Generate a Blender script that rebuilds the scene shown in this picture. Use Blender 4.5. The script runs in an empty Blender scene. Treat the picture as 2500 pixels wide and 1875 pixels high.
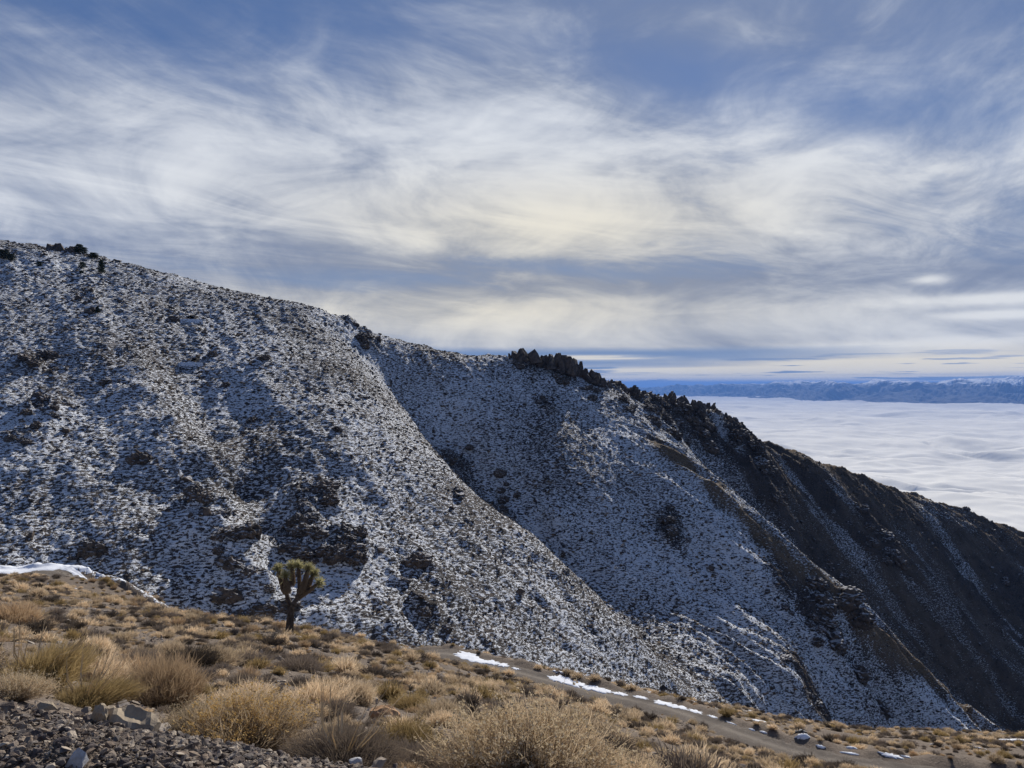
import bpy, bmesh, math, random, time
import numpy as np
from mathutils import Vector, Matrix, Euler
T0 = time.time()
random.seed(7)
RNG = np.random.default_rng(11)
SC = bpy.context.scene
COL = SC.collection
F = 1962.0            # focal length of the photograph in its own pixels
# ---------------------------------------------------------------- camera
cam_d = bpy.data.cameras.new('camera')
cam = bpy.data.objects.new('camera', cam_d)
COL.objects.link(cam)
cam.location = (0, 0, 0)
cam.rotation_euler = (math.radians(90), 0, 0)
cam_d.sensor_width = 36
cam_d.lens = 36 * F / 2500
cam_d.clip_start = 0.05
cam_d.clip_end = 400000
SC.camera = cam
# ---------------------------------------------------------------- node expressions
class X:
    """a shader socket or number with arithmetic"""
    nt = None
    def __init__(s, v): s.v = v
    @staticmethod
    def w(v): return v if isinstance(v, X) else X(v)
    def __add__(a, b): return M('ADD', a, b)
    __radd__ = __add__
    def __sub__(a, b): return M('SUBTRACT', a, b)
    def __rsub__(a, b): return M('SUBTRACT', b, a)
    def __mul__(a, b): return M('MULTIPLY', a, b)
    __rmul__ = __mul__
    def __truediv__(a, b): return M('DIVIDE', a, b)
    def __rtruediv__(a, b): return M('DIVIDE', b, a)
    def __neg__(a): return M('MULTIPLY', a, -1)
def put(sock, v):
    v = v.v if isinstance(v, X) else v
    if isinstance(v, bpy.types.NodeSocket): X.nt.links.new(v, sock)
    elif isinstance(v, (tuple, list)) and len(v) == 3 and sock.type == 'RGBA': sock.default_value = (*v, 1)
    else: sock.default_value = v
def M(op, a, b=None, c=None, clamp=False):
    n = X.nt.nodes.new('ShaderNodeMath'); n.operation = op; n.use_clamp = clamp
    put(n.inputs[0], a)
    if b is not None: put(n.inputs[1], b)
    if c is not None: put(n.inputs[2], c)
    return X(n.outputs[0])
def exp_(a): return M('EXPONENT', a)
def clamp01(a): return M('ADD', a, 0.0, clamp=True)
def sstep(a, lo, hi):
    n = X.nt.nodes.new('ShaderNodeMapRange'); n.interpolation_type = 'SMOOTHSTEP'
    put(n.inputs[0], a); put(n.inputs[1], lo); put(n.inputs[2], hi)
    return X(n.outputs[0])
def comb(x, y, z):
    n = X.nt.nodes.new('ShaderNodeCombineXYZ')
    put(n.inputs[0], x); put(n.inputs[1], y); put(n.inputs[2], z)
    return X(n.outputs[0])
def sep(v):
    n = X.nt.nodes.new('ShaderNodeSeparateXYZ'); put(n.inputs[0], v)
    return X(n.outputs[0]), X(n.outputs[1]), X(n.outputs[2])
def noise(v, scale=1.0, detail=4, rough=0.5, dist=0.0, out=0):
    n = X.nt.nodes.new('ShaderNodeTexNoise')
    put(n.inputs['Vector'], v); put(n.inputs['Scale'], scale); put(n.inputs['Detail'], detail)
    put(n.inputs['Roughness'], rough); put(n.inputs['Distortion'], dist)
    return X(n.outputs[out])
def voro(v, scale=1.0, feature='F1', out='Distance'):
    n = X.nt.nodes.new('ShaderNodeTexVoronoi'); n.feature = feature
    put(n.inputs['Vector'], v); put(n.inputs['Scale'], scale)
    return X(n.outputs[out])
def mix(f, a, b, kind='RGBA'):
    n = X.nt.nodes.new('ShaderNodeMix'); n.data_type = 'RGBA'
    put(n.inputs[0], f); put(n.inputs[6], a); put(n.inputs[7], b)
    return X(n.outputs[2])
def scale_col(c, s):
    n = X.nt.nodes.new('ShaderNodeVectorMath'); n.operation = 'SCALE'
    put(n.inputs[0], c); put(n.inputs['Scale'], s)
    return X(n.outputs[0])
def attr(name, out='Fac'):
    n = X.nt.nodes.new('ShaderNodeAttribute'); n.attribute_name = name
    return X(n.outputs[out])
def geo(out='Position'):
    return X(X.nt.nodes.new('ShaderNodeNewGeometry').outputs[out])
def objrand():
    return X(X.nt.nodes.new('ShaderNodeObjectInfo').outputs['Random'])
# ---------------------------------------------------------------- world: daylight sky with high thin cloud
SUN_AZ, SUN_EL = math.radians(16), math.radians(31)
world = bpy.data.worlds.new('World'); SC.world = world; world.use_nodes = True
nt = world.node_tree; nt.nodes.clear(); X.nt = nt
wout = nt.nodes.new('ShaderNodeOutputWorld'); bg = nt.nodes.new('ShaderNodeBackground')
nt.links.new(bg.outputs[0], wout.inputs[0])
sky = nt.nodes.new('ShaderNodeTexSky'); sky.sky_type = 'NISHITA'; sky.sun_disc = False
sky.sun_elevation = SUN_EL; sky.sun_rotation = SUN_AZ; sky.altitude = 2300
sky.air_density = 1.0; sky.dust_density = 0.6; sky.ozone_density = 3.0
tc = nt.nodes.new('ShaderNodeTexCoord')
dx, dy, dz = sep(X(tc.outputs['Generated']))
AZ = M('ARCTAN2', dx, dy)                     # 0 = +Y, positive towards +X
EL = M('ARCSINE', dz)
SKYS = 0.085
def A_(px): return math.atan((px - 1250) / F)
def E_(px, py): return math.atan((937.5 - py) / math.hypot(F, px - 1250))
def blob(px, py, wx, wy, rot=0.0):
    """soft elliptical patch of sky; widths in photo pixels converted to radians"""
    a0, e0 = A_(px), E_(px, py)
    a = AZ - a0; e = EL - e0
    c, s = math.cos(rot), math.sin(rot)
    p = (a * c + e * s) * (F / wx); q = (e * c - a * s) * (F / wy)
    return exp_(-(p * p + q * q))
# cloud sheet coordinates: a flat deck overhead
iz = 1.0 / M('MAXIMUM', dz + 0.045, 0.02)
qx, qy = dx * iz, dy * iz
rot = math.radians(38)
ax = qx * math.sin(rot) + qy * math.cos(rot)  # along the streaks
bx = qx * math.cos(rot) - qy * math.sin(rot)
wv = noise(comb(ax * 0.30, bx * 0.30, 3.1), 1.0, 2, 0.5)
n1 = noise(comb(ax * 0.20, (bx + wv * 2.2) * 0.52, 1.0), 1.0, 7, 0.58, 0.9)
n2 = noise(comb(ax * 0.80 + 7, (bx + wv * 1.6) * 1.5, 5.0), 1.0, 8, 0.66, 1.2)
n3 = noise(comb(AZ * 6.0, EL * 13.0, 9.0), 1.0, 7, 0.60, 0.8)          # soft lumps
n4 = noise(comb(AZ * 3.2, EL * 70.0, 2.0), 1.0, 4, 0.55, 0.2)          # flat bars near the horizon
low = sstep(EL, 0.17, 0.03)
cov = 0.65 + (n1 - 0.5) * 2.0 + (n2 - 0.5) * 0.8 * (1 - low) + (n3 - 0.5) * 0.8
cov = cov + 0.55 * blob(1200, 420, 1300, 260) + 0.35 * blob(600, 480, 700, 160) + 0.25 * blob(2300, 480, 500, 150)
cov = cov - 0.62 * blob(100, 30, 700, 170, 0.1) - 0.62 * blob(2000, 235, 700, 85, -0.22) - 0.35 * blob(2500, 60, 500, 90, -0.2)
cov = cov - 0.30 * blob(800, 60, 300, 130) + 0.30 * blob(1280, 230, 260, 130, -0.5) + 0.3 * blob(1750, 60, 500, 60, -0.15)
cov = cov - 0.32 * blob(1300, 665, 800, 38, 0.0) - 0.22 * blob(850, 690, 260, 30)
cov = cov + 0.8 * blob(1300, 775, 1000, 75)
cov = cov + 0.5 * blob(2300, 740, 600, 130)
bar = sstep(n4, 0.42, 0.60)
nearh = sstep(EL, 0.049, 0.037)                # strip of clear sky just over the horizon with bars of cloud
cov = cov * (1 - nearh) + nearh * (0.0 + 0.25 * bar * sstep(EL, 0.040, 0.022) + 0.75 * blob(2500, 860, 420, 40))
cov = cov + 0.9 * blob(1450, 873, 120, 5.5) * sstep(n4, 0.3, 0.5)
n5 = noise(comb(AZ * 7.0, EL * 190.0, 12.0), 1.0, 4, 0.55, 0.1)
barm = clamp01((1.5 * blob(1950, 904, 650, 9) + 1.6 * blob(1750, 926, 800, 9) + 1.3 * blob(2250, 884, 420, 10) + 0.9 * blob(1450, 873, 130, 5) + 0.5 * blob(2450, 860, 300, 22)) * sstep(n5, 0.38, 0.46))
cov = cov + barm
cov = clamp01(cov)
blue = mix(0.65 + 0.30 * low, scale_col(X(sky.outputs[0]), SKYS), mix(low, (0.058, 0.105, 0.25), (0.13, 0.205, 0.37)))
cov = cov * (1 - 0.72 * sstep(EL, 0.46, 0.75)) * (1 - 0.5 * sstep(dy, 0.3, -0.3))
# cloud brightness: lit through from behind, cream close to the sun and low down, blue grey where thick
cd = 0.47 + (n2 - 0.5) * 0.55 * (1 - low) + (n3 - 0.5) * 0.75 + (n1 - 0.5) * 0.2
cd = cd + 0.20 * blob(1400, 430, 900, 200) - 0.20 * blob(1300, 655, 700, 45) - 0.10 * blob(1750, 690, 900, 40) - 0.08 * blob(500, 640, 600, 70) + 0.10 * blob(1200, 790, 800, 60)
cd = cd - 0.20 * sstep(EL, 0.22, 0.5) + 0.40 * blob(2400, 730, 150, 13) + 0.35 * blob(2275, 682, 36, 11) + 0.30 * blob(2430, 768, 110, 9) + 0.25 * blob(2200, 845, 500, 14, 0.04)
warm = clamp01(0.9 * blob(1350, 560, 650, 130) + 0.9 * blob(1150, 760, 900, 90) + 0.55 * blob(1700, 900, 700, 60))
lit = mix(warm, (0.62, 0.65, 0.70), (0.72, 0.68, 0.58))
dark = mix(warm, (0.17, 0.22, 0.34), (0.26, 0.28, 0.32))
ccol = mix(sstep(cd, 0.22, 0.80), dark, lit)
ccol = mix(barm * 0.85, ccol, (0.78, 0.72, 0.58))
# out of view, overhead and behind, cloud cover is thinned for bluer fill light
out = mix(cov, blue, ccol)
put(bg.inputs['Color'], out); bg.inputs['Strength'].default_value = 1.0
# ---------------------------------------------------------------- sun
sd = bpy.data.lights.new('sun', 'SUN'); sd.energy = 5.0; sd.angle = math.radians(0.6); sd.color = (1.0, 0.945, 0.86)
sun = bpy.data.objects.new('sun', sd); COL.objects.link(sun)
SV = Vector((math.sin(SUN_AZ) * math.cos(SUN_EL), math.cos(SUN_AZ) * math.cos(SUN_EL), math.sin(SUN_EL)))
sun.rotation_euler = SV.to_track_quat('Z', 'Y').to_euler()
vs = SC.view_settings
vs.view_transform = 'Standard'; vs.look = 'None'; vs.gamma = 1; vs.use_curve_mapping = False; vs.exposure = 0.22
SC.cycles.volume_step_rate = 1; SC.cycles.max_bounces = 6; SC.cycles.volume_bounces = 0
SC.cycles.diffuse_bounces = 3; SC.cycles.transparent_max_bounces = 8
# ================================================================= helpers
def pt(px, py, Y): return ((px - 1250) / F * Y, Y, (937.5 - py) / F * Y)
def tag(o, label=None, cat=None, group=None, kind=None):
    if label: o['label'] = label
    if cat: o['category'] = cat
    if group: o['group'] = group
    if kind: o['kind'] = kind
    return o
def new_mat(name, rough=0.95):
    m = bpy.data.materials.new(name); m.use_nodes = True
    X.nt = m.node_tree
    b = m.node_tree.nodes['Principled BSDF']; b.inputs['Roughness'].default_value = rough
    b.inputs['Specular IOR Level'].default_value = 0.15
    return m, b
def bump(b, h, strength=0.5, dist=0.1):
    n = X.nt.nodes.new('ShaderNodeBump'); put(n.inputs['Height'], h)
    n.inputs['Strength'].default_value = strength; n.inputs['Distance'].default_value = dist
    X.nt.links.new(n.outputs[0], b.inputs['Normal'])
def mesh_np(name, V, Fc, mat=None, attrs=None, smooth=False):
    """mesh from arrays; Fc is an (n,3) or (n,4) index array or a list of them"""
    me = bpy.data.meshes.new(name)
    Fs = Fc if isinstance(Fc, list) else [Fc]
    Fs = [np.asarray(f, np.int32) for f in Fs if len(f)]
    nl = sum(f.size for f in Fs); nf = sum(len(f) for f in Fs)
    me.vertices.add(len(V)); me.vertices.foreach_set('co', np.asarray(V, np.float32).ravel())
    me.loops.add(nl); me.polygons.add(nf)
    me.loops.foreach_set('vertex_index', np.concatenate([f.ravel() for f in Fs]))
    tot = np.concatenate([np.full(len(f), f.shape[1], np.int32) for f in Fs])
    st = np.concatenate([[0], np.cumsum(tot)[:-1]]).astype(np.int32)
    me.polygons.foreach_set('loop_start', st); me.polygons.foreach_set('loop_total', tot)
    me.polygons.foreach_set('use_smooth', np.full(nf, smooth))
    for k, a in (attrs or {}).items():
        at = me.attributes.new(k, 'FLOAT', 'POINT'); at.data.foreach_set('value', np.asarray(a, np.float32))
    me.update(); me.validate()
    if mat: me.materials.append(mat)
    return me
def obj(name, me, parent=None, loc=None):
    o = bpy.data.objects.new(name, me); COL.objects.link(o)
    if parent: o.parent = parent
    if loc is not None: o.location = loc
    return o
def empty(name, loc):
    o = bpy.data.objects.new(name, None); COL.objects.link(o); o.location = loc; o.empty_display_size = 0.2
    return o
# numpy gradient noise
_P = np.random.default_rng(5).permutation(4096); _G = np.random.default_rng(6).uniform(0, 2 * np.pi, 4096)
def pn(x, y, seed=0):
    xi = np.floor(x).astype(np.int64); yi = np.floor(y).astype(np.int64)
    xf = x - xi; yf = y - yi
    u = xf * xf * xf * (xf * (xf * 6 - 15) + 10); v = yf * yf * yf * (yf * (yf * 6 - 15) + 10)
    def g(i, j):
        a = _G[_P[(_P[(i + seed * 131) & 4095] + j) & 4095]]
        return np.cos(a), np.sin(a)
    r = 0
    for i in (0, 1):
        for j in (0, 1):
            gx, gy = g(xi + i, yi + j)
            r = r + (gx * (xf - i) + gy * (yf - j)) * (u if i else 1 - u) * (v if j else 1 - v)
    return r * 1.5
def fbm(x, y, o=4, seed=0, g=0.5):
    r = 0; a = 1; f = 1
    for k in range(o):
        r = r + a * pn(x * f, y * f, seed + k); a *= g; f *= 2.03
    return r
def ridged(x, y, o=4, seed=0, g=0.5):
    r = 0; a = 1; f = 1
    for k in range(o):
        r = r + a * (1 - 2 * np.abs(pn(x * f, y * f, seed + k))); a *= g; f *= 2.03
    return r
def ss(x, a, b):
    t = np.clip((x - a) / (b - a), 0, 1); return t * t * (3 - 2 * t)
# ================================================================= terrain shape
CP = []
def P(*pts):
    for p in pts: CP.append(pt(*p))
def line(pts, step=14):
    q = [pt(*p) for p in pts]
    for a, b in zip(q[:-1], q[1:]):
        n = max(1, int(math.dist(a, b) / step))
        for k in range(n): CP.append(tuple(a[i] + (b[i] - a[i]) * k / n for i in range(3)))
    CP.append(q[-1])
def W(*pts):
    for p in pts: CP.append(p)
# road verge where the camera stands
for x in np.linspace(-9, 7, 9): W((x, -7, -1.75), (x, -2, -1.75), (x * .6, 1.5, -1.75))
W((-3, 2.9, -1.75), (-1.6, 3.0, -1.76), (-0.4, 3.2, -1.85), (0.8, 3.4, -2.0), (2.2, 3.6, -2.3), (5, 5, -3.2))
P((-400, 1880, 3.60), (0, 1880, 3.60), (200, 1880, 3.68), (380, 1885, 3.78))
P((-400, 1780, 3.7), (0, 1795, 3.68), (150, 1812, 3.76), (300, 1835, 3.86), (450, 1862, 3.98))
P((-400, 1725, 4.7), (0, 1735, 4.7), (130, 1748, 4.9), (250, 1770, 5.05), (400, 1805, 5.2), (600, 1850, 5.1), (780, 1885, 5.1))
P((-400, 1660, 8), (0, 1690, 6.7), (350, 1800, 6.8), (600, 1868, 6.9))
# near slope
P((-400, 1590, 14), (-400, 1480, 30), (-400, 1410, 60), (-900, 1300, 60), (-900, 1450, 20))
P((0, 1640, 9), (0, 1560, 16), (0, 1500, 28), (0, 1452, 45), (0, 1425, 62), (0, 1419, 71))
P((350, 1705, 9.5), (350, 1620, 18), (350, 1540, 35), (350, 1492, 55), (350, 1474, 66))
P((700, 1800, 9.5), (700, 1730, 14), (700, 1640, 24), (705, 1549, 40), (700, 1529, 52), (700, 1527, 58))
P((1000, 1875, 5.8), (1000, 1780, 11), (1000, 1690, 22), (1000, 1634, 38), (1000, 1601, 56), (860, 1566, 56))
P((1300, 1900, 5.6), (1300, 1810, 11), (1300, 1745, 20), (1300, 1704, 36), (1300, 1684, 53))
P((1600, 1950, 7), (1600, 1880, 10), (1600, 1820, 20), (1600, 1785, 36), (1600, 1758, 49))
P((1900, 2000, 12), (1900, 1930, 22), (1900, 1875, 35), (1880, 1866, 42))
P((2200, 2050, 15), (2200, 1960, 28), (2500, 2000, 28), (3200, 2200, 20), (3200, 2050, 35))
# bench on the left and slope beyond the road
P((-500, 1390, 80), (-500, 1378, 88), (0, 1413, 78), (0, 1396, 88), (150, 1414, 78), (150, 1398, 87), (270, 1416, 77), (280, 1402, 85))
W((-60, 102, -29), (-40, 98, -30), (-33, 82, -25), (-25, 74, -25.0), (-17, 70, -24.3))
P((880, 1556, 78), (1000, 1588, 80), (1130, 1596, 84), (1250, 1612, 82), (1500, 1668, 80), (1700, 1722, 80), (1640, 1703, 98), (1750, 1715, 112), (1880, 1758, 96), (1900, 1792, 62),
  (2200, 1832, 58), (2200, 1802, 80), (2200, 1786, 108), (2030, 1772, 104), (2500, 1862, 52), (2500, 1822, 66), (2500, 1796, 100), (2900, 1830, 100), (3400, 1850, 100), (2900, 1900, 50))
# canyon floor
def C(px, Y, z): CP.append(((px - 1250) / F * Y, Y, z))
for a in ((-900, 150, -42), (-400, 140, -42), (0, 135, -43), (200, 134, -44), (350, 132, -46), (550, 130, -48), (700, 128, -50), (860, 128, -51), (1000, 128, -53), (1200, 130, -56), (1350, 136, -59), (1500, 146, -63),
          (1700, 172, -73), (1900, 205, -92), (2050, 232, -106), (2200, 260, -120), (2350, 290, -135), (2500, 320, -150), (2900, 420, -205), (3400, 560, -270)): C(*a)
# mountain skyline
line([(-900, 560, 350), (-400, 560, 340), (0, 590, 330), (120, 604, 330), (250, 632, 325), (320, 644, 322), (500, 692, 318), (650, 727, 312), (780, 752, 308), (870, 800, 310), (1000, 842, 322), (1150, 868, 334), (1240, 874, 330),
      (1400, 912, 340), (1500, 950, 350), (1600, 978, 362), (1750, 1018, 385), (1850, 1075, 400), (2000, 1132, 420), (2200, 1212, 450), (2350, 1255, 470), (2500, 1312, 485), (2900, 1470, 540), (3400, 1640, 600)])
CRX = [(-900, 560, 350), (-400, 560, 340), (0, 590, 330), (120, 604, 330), (250, 632, 325), (320, 644, 322), (500, 692, 318), (650, 727, 312), (780, 752, 308), (870, 800, 310), (1000, 842, 322), (1150, 868, 334), (1240, 874, 330), (1400, 912, 340), (1600, 978, 362)]
FTX = [(-900, 1330, 150), (-400, 1350, 145), (0, 1400, 140), (350, 1470, 138), (700, 1525, 138), (1000, 1575, 142), (1300, 1620, 152), (1500, 1665, 164), (1700, 1700, 185)]
def YF(px, py, bow=6.0):
    """distance at which the face is met along a line of sight: a plane from foot to crest, slightly bowed outwards at the top"""
    cy_ = np.interp(px, [p[0] for p in CRX], [p[1] for p in CRX]); cY = np.interp(px, [p[0] for p in CRX], [p[2] for p in CRX])
    fy_ = np.interp(px, [p[0] for p in FTX], [p[1] for p in FTX]); fY = np.interp(px, [p[0] for p in FTX], [p[2] for p in FTX])
    zc, zf = (937.5 - cy_) / F * cY, (937.5 - fy_) / F * fY; k = (zc - zf) / (cY - fY); v = (937.5 - py) / F
    Y = (k * fY - zf) / (k - v); t = np.clip((Y - fY) / (cY - fY), 0, 1)
    return Y - bow * 4 * t * (1 - t) * (0.4 + t)
def ribline(pts, off): line([(px, py, float(YF(px, py)) + o * off) for px, py, o in pts])
# first rib, with the gully behind it
ribline([(250, 632, 0), (280, 740, -.5), (300, 800, -.8), (339, 938, -1), (420, 1015, -1), (497, 1090, -1), (560, 1210, -1), (600, 1290, -1), (655, 1400, -.8), (690, 1470, -.3)], 6)
ribline([(400, 860, .5), (450, 965, .9), (530, 1095, 1.3), (600, 1228, 1.4), (645, 1325, 1.2), (690, 1425, .8), (720, 1490, .4)], 7)
ribline([(0, 960, -.5), (90, 1040, -.6), (200, 1170, -.6), (330, 1320, -.5)], 2.5)
ribline([(180, 900, .6), (280, 1060, .7), (390, 1230, .7), (470, 1380, .5)], 2.5)
# second rib
line([(790, 768, 304), (840, 840, 289), (912, 945, 260), (1022, 1078, 233), (1172, 1222, 208), (1300, 1305, 199), (1400, 1402, 192), (1550, 1545, 184), (1640, 1652, 178)])
line([(900, 880, 299), (975, 978, 294), (1080, 1098, 285), (1218, 1238, 267), (1420, 1432, 243), (1560, 1578, 220), (1660, 1682, 200)])
# third rib
line([(1240, 874, 330), (1330, 965, 318), (1450, 1030, 312), (1605, 1090, 306), (1763, 1203, 290), (1921, 1350, 279), (2090, 1497, 274), (2260, 1640, 280), (2420, 1775, 298)])
line([(1660, 1100, 350), (1800, 1235, 348), (1960, 1382, 348), (2130, 1530, 350), (2300, 1670, 352), (2450, 1790, 360)])
line([(1900, 1120, 402), (2100, 1290, 392), (2300, 1450, 392), (2500, 1600, 400)])
line([(2010, 1160, 410), (2200, 1330, 408), (2400, 1480, 410), (2600, 1620, 420)])
line([(1560, 985, 352), (1650, 1040, 345), (1800, 1150, 352), (1900, 1230, 356)])
# faces
P(*[(px, py, float(YF(px, py))) for px, py in [(0, 700), (0, 800), (0, 1150), (0, 1280), (0, 1400), (130, 760), (150, 1230), (220, 1350), (250, 1440), (350, 1470), (380, 1400), (180, 680), (420, 740), (600, 780), (-400, 700), (-400, 900), (-400, 1100), (-400, 1300), (-900, 800), (-900, 1100), (-900, 1300),
  (560, 900), (520, 800), (720, 880), (700, 1000), (620, 1060), (800, 1130), (720, 1200), (760, 1300), (880, 1260), (850, 1400), (800, 1500), (950, 1400), (950, 1540), (1000, 1250), (1080, 1400), (1050, 1560), (1200, 1450), (1200, 1580), (1350, 1600), (1500, 1660)]])
P((800, 990, float(YF(800, 990)) - 5), (900, 1100, float(YF(900, 1100)) - 6), (820, 900, float(YF(820, 900)) - 4))
P((1100, 950, 306), (1250, 1000, 300), (1200, 1100, 281), (1400, 1150, 277), (1350, 1250, 259), (1550, 1250, 273), (1500, 1400, 246), (1700, 1350, 266), (1700, 1500, 241), (1650, 1600, 218), (1850, 1500, 252), (1800, 1650, 214),
  (1950, 1620, 232), (1900, 1740, 206), (2100, 1700, 246), (2150, 1775, 248))
P((1750, 1100, 372), (2000, 1250, 392), (2200, 1500, 372), (2350, 1350, 440), (2450, 1500, 425), (2500, 1450, 440))
# far side of the mountain
for a, b in zip([(-900, 350), (-300, 345), (200, 335), (700, 318), (1150, 342), (1500, 358), (1850, 408), (2200, 460), (2600, 510), (3400, 620)], range(10)):
    px, Y = a
    base = {0: 60, 1: 62, 2: 50, 3: 30, 4: 10, 5: -5, 6: -30, 7: -64, 8: -102, 9: -215}[b]
    C(px, Y + 70, base - 40); C(px, Y + 200, base - 150); C(px, Y + 600, base - 480)
CP = np.array(CP)
def dedupe(c):
    keep = []
    for p in c:
        if all((p[0] - q[0]) ** 2 + (p[1] - q[1]) ** 2 > (0.02 + 0.00008 * (p[1] ** 2)) for q in keep[-400:]): keep.append(p)
    return np.array(keep)
CP = dedupe(CP)
def solve():
    d = np.hypot(CP[:, None, 0] - CP[None, :, 0], CP[:, None, 1] - CP[None, :, 1])
    n = len(CP); A = np.zeros((n + 3, n + 3)); A[:n, :n] = d
    A[np.arange(n), np.arange(n)] = -0.05 * np.clip(CP[:, 1] / 60, 0.02, 4)      # slight smoothing
    A[:n, n] = 1; A[:n, n + 1:] = CP[:, :2]; A[n, :n] = 1; A[n + 1:, :n] = CP[:, :2].T
    return np.linalg.solve(A, np.concatenate([CP[:, 2], [0, 0, 0]]))
WGT = solve()
def rbf(x, y):
    sh = x.shape; x = x.ravel(); y = y.ravel(); out = np.empty(x.size)
    c = CP.astype(np.float32); w = WGT[:len(CP)].astype(np.float32)
    for s in range(0, x.size, 20000):
        xx = x[s:s + 20000].astype(np.float32)[:, None]; yy = y[s:s + 20000].astype(np.float32)[:, None]
        out[s:s + 20000] = np.sqrt((xx - c[:, 0]) ** 2 + (yy - c[:, 1]) ** 2) @ w
    n = len(CP)
    return (out + WGT[n] + WGT[n + 1] * x + WGT[n + 2] * y).reshape(sh)
# road centre line: px, py, distance
ROAD = [pt(*p) for p in [(-700, 1385, 84), (-300, 1392, 84), (0, 1404, 83), (150, 1406, 82.5)]]
ROAD += [(-36, 81, -24.8), (-25, 75, -25.8), (-14, 70.0, -24.4)]
ROAD += [pt(*p) for p in [(1060, 1602, 67.5), (1146, 1622, 66), (1247, 1647, 64), (1410, 1690, 61), (1560, 1724, 58), (1654, 1750, 56), (1780, 1797, 52.5), (1890, 1834, 50.5), (2000, 1862, 49.5), (2200, 1896, 48), (2500, 1925, 47), (3000, 1950, 46), (3800, 1990, 45)]]
ROAD = np.array(ROAD)
def catmull(p, n=12):
    out = []
    q = np.vstack([2 * p[0] - p[1], p, 2 * p[-1] - p[-2]])
    for i in range(1, len(q) - 2):
        for t in np.arange(n) / n:
            a, b, c, d = q[i - 1:i + 3]
            out.append(0.5 * (2 * b + (c - a) * t + (2 * a - 5 * b + 4 * c - d) * t * t + (3 * b - a - 3 * c + d) * t ** 3))
    out.append(p[-1]); return np.array(out)
RC = catmull(ROAD)
RT = np.gradient(RC[:, :2], axis=0); RT /= np.linalg.norm(RT, axis=1)[:, None]
RN = np.stack([-RT[:, 1], RT[:, 0]], 1)        # points away from the camera (outer side)
def road_info(x, y):
    """signed distance from the road's centre line (outer side positive) and its height"""
    sh = x.shape; x = x.ravel(); y = y.ravel()
    sd = np.empty(x.size); rz = np.empty(x.size)
    for s in range(0, x.size, 40000):
        d = (x[s:s + 40000, None] - RC[:, 0]) ** 2 + (y[s:s + 40000, None] - RC[:, 1]) ** 2
        k = d.argmin(1); rz[s:s + 40000] = RC[k, 2]
        sd[s:s + 40000] = (x[s:s + 40000] - RC[k, 0]) * RN[k, 0] + (y[s:s + 40000] - RC[k, 1]) * RN[k, 1]
        far = d.min(1) > 400; sd[s:s + 40000][far] = np.sign(sd[s:s + 40000][far]) * 20
    return sd.reshape(sh), rz.reshape(sh)
def sample_fields(x, y):
    z = rbf(x, y)
    near = ss(y, 125, 95)
    # near slope relief
    nz = 0.05 * fbm(x * .9, y * .9, 4, 3) * ss(y, 2, 6) + near * 0.30 * ss(y, 8, 22) * fbm(x * .14, y * .14, 3, 9)
    sdist, rz = road_info(x, y)
    k = ss(np.abs(sdist), 4.0, 2.2) * (y > 30) * (y < 120)
    berm = 0.60 * np.exp(-((sdist - 2.9) / 0.6) ** 2) * (0.6 + 0.6 * fbm(x * .5, y * .5, 2, 31)) * (y > 30) * (y < 120)
    # mountain relief: gullies run down the slope
    far = 1 - ss(y, 150, 110)
    wr = ss(x, 20, 90)
    def strk(ang, seed):
        c, s = math.cos(ang), math.sin(ang)
        a = x * c + y * s; b = -x * s + y * c
        b = b + 5 * pn(a * .02, b * .03, seed + 9)
        return a, b
    aL, bL = strk(math.radians(-58), 1); aR, bR = strk(math.radians(-24), 2)
    gl = ridged(aL * .010, bL * .045, 3, 40); gr = ridged(aR * .010, bR * .050, 3, 50)
    g = (gl - 0.7) * (1 - wr) * 0.7 + (gr - 0.7) * wr * 2.8 + wr * 1.2 * (ridged(aR * .03, bR * .16, 3, 55) - .7)
    crag = ridged(x * .05, y * .05, 4, 60, 0.6)
    rocky = (1 - ss(x, 5, 25) * ss(y, 362, 332)) * ss(fbm(aL * .018, bL * .05, 3, 70) * (1 - wr) + (fbm(aR * .018, bR * .06, 3, 75) + 0.10) * wr, 0.30, 0.75) * (0.30 + 0.70 * wr)
    for (px, py, Y, r) in OUT:
        if px < 1100: Y = float(YF(px, py)); r = r * .8
        cx, cy, _ = pt(px, py, Y)
        rocky = np.maximum(rocky, ss(np.hypot((x - cx), (y - cy) * 0.8) + 3 * fbm(x * .12, y * .12, 2, 77), r, r * .45))
    m = g + rocky * (crag - 0.6) * 1.6 + 0.45 * fbm(x * .08, y * .08, 3, 80) + 0.36 * fbm(x * .45, y * .45, 3, 85) + 0.10 * pn(x * 1.1, y * 1.1, 88) + wr * ss(y, 300, 345) * (0.9 * fbm(x * .16, y * .16, 3, 95) + 0.35 * ridged(x * .5, y * .5, 2, 97)) + rocky * 0.8 * ridged(x * .3, y * .3, 3, 90)
    z = z + nz + far * m
    z = z * (1 - k) + rz * k + berm
    return z, rocky * far, sdist
# dark outcrops on the face (px, py, distance, radius in metres)
OUT = [(95, 885, 284, 7), (100, 1000, 262, 7), (40, 1070, 246, 5), (470, 1250, 212, 6), (775, 1215, 246, 7), (740, 1300, 232, 10), (820, 1330, 224, 9), (1640, 1290, 269, 7), (1060, 1500, 190, 5), (900, 815, 306, 7),
       (850, 780, 306, 6), (1120, 1100, 276, 6), (1230, 1190, 258, 7), (1900, 1450, 268, 6), (1980, 1530, 262, 6), (1330, 985, 308, 5), (1700, 1030, 372, 14), (1850, 1130, 385, 14), (2050, 1500, 352, 16), (2150, 1320, 400, 12), (1600, 1010, 352, 12), (1990, 1790, 230, 9), (1285, 900, 330, 7), (1370, 915, 336, 8), (1450, 955, 344, 8), (1530, 985, 352, 8), (1640, 1010, 364, 9), (1720, 1030, 375, 10), (1800, 1075, 388, 9)]
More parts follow.
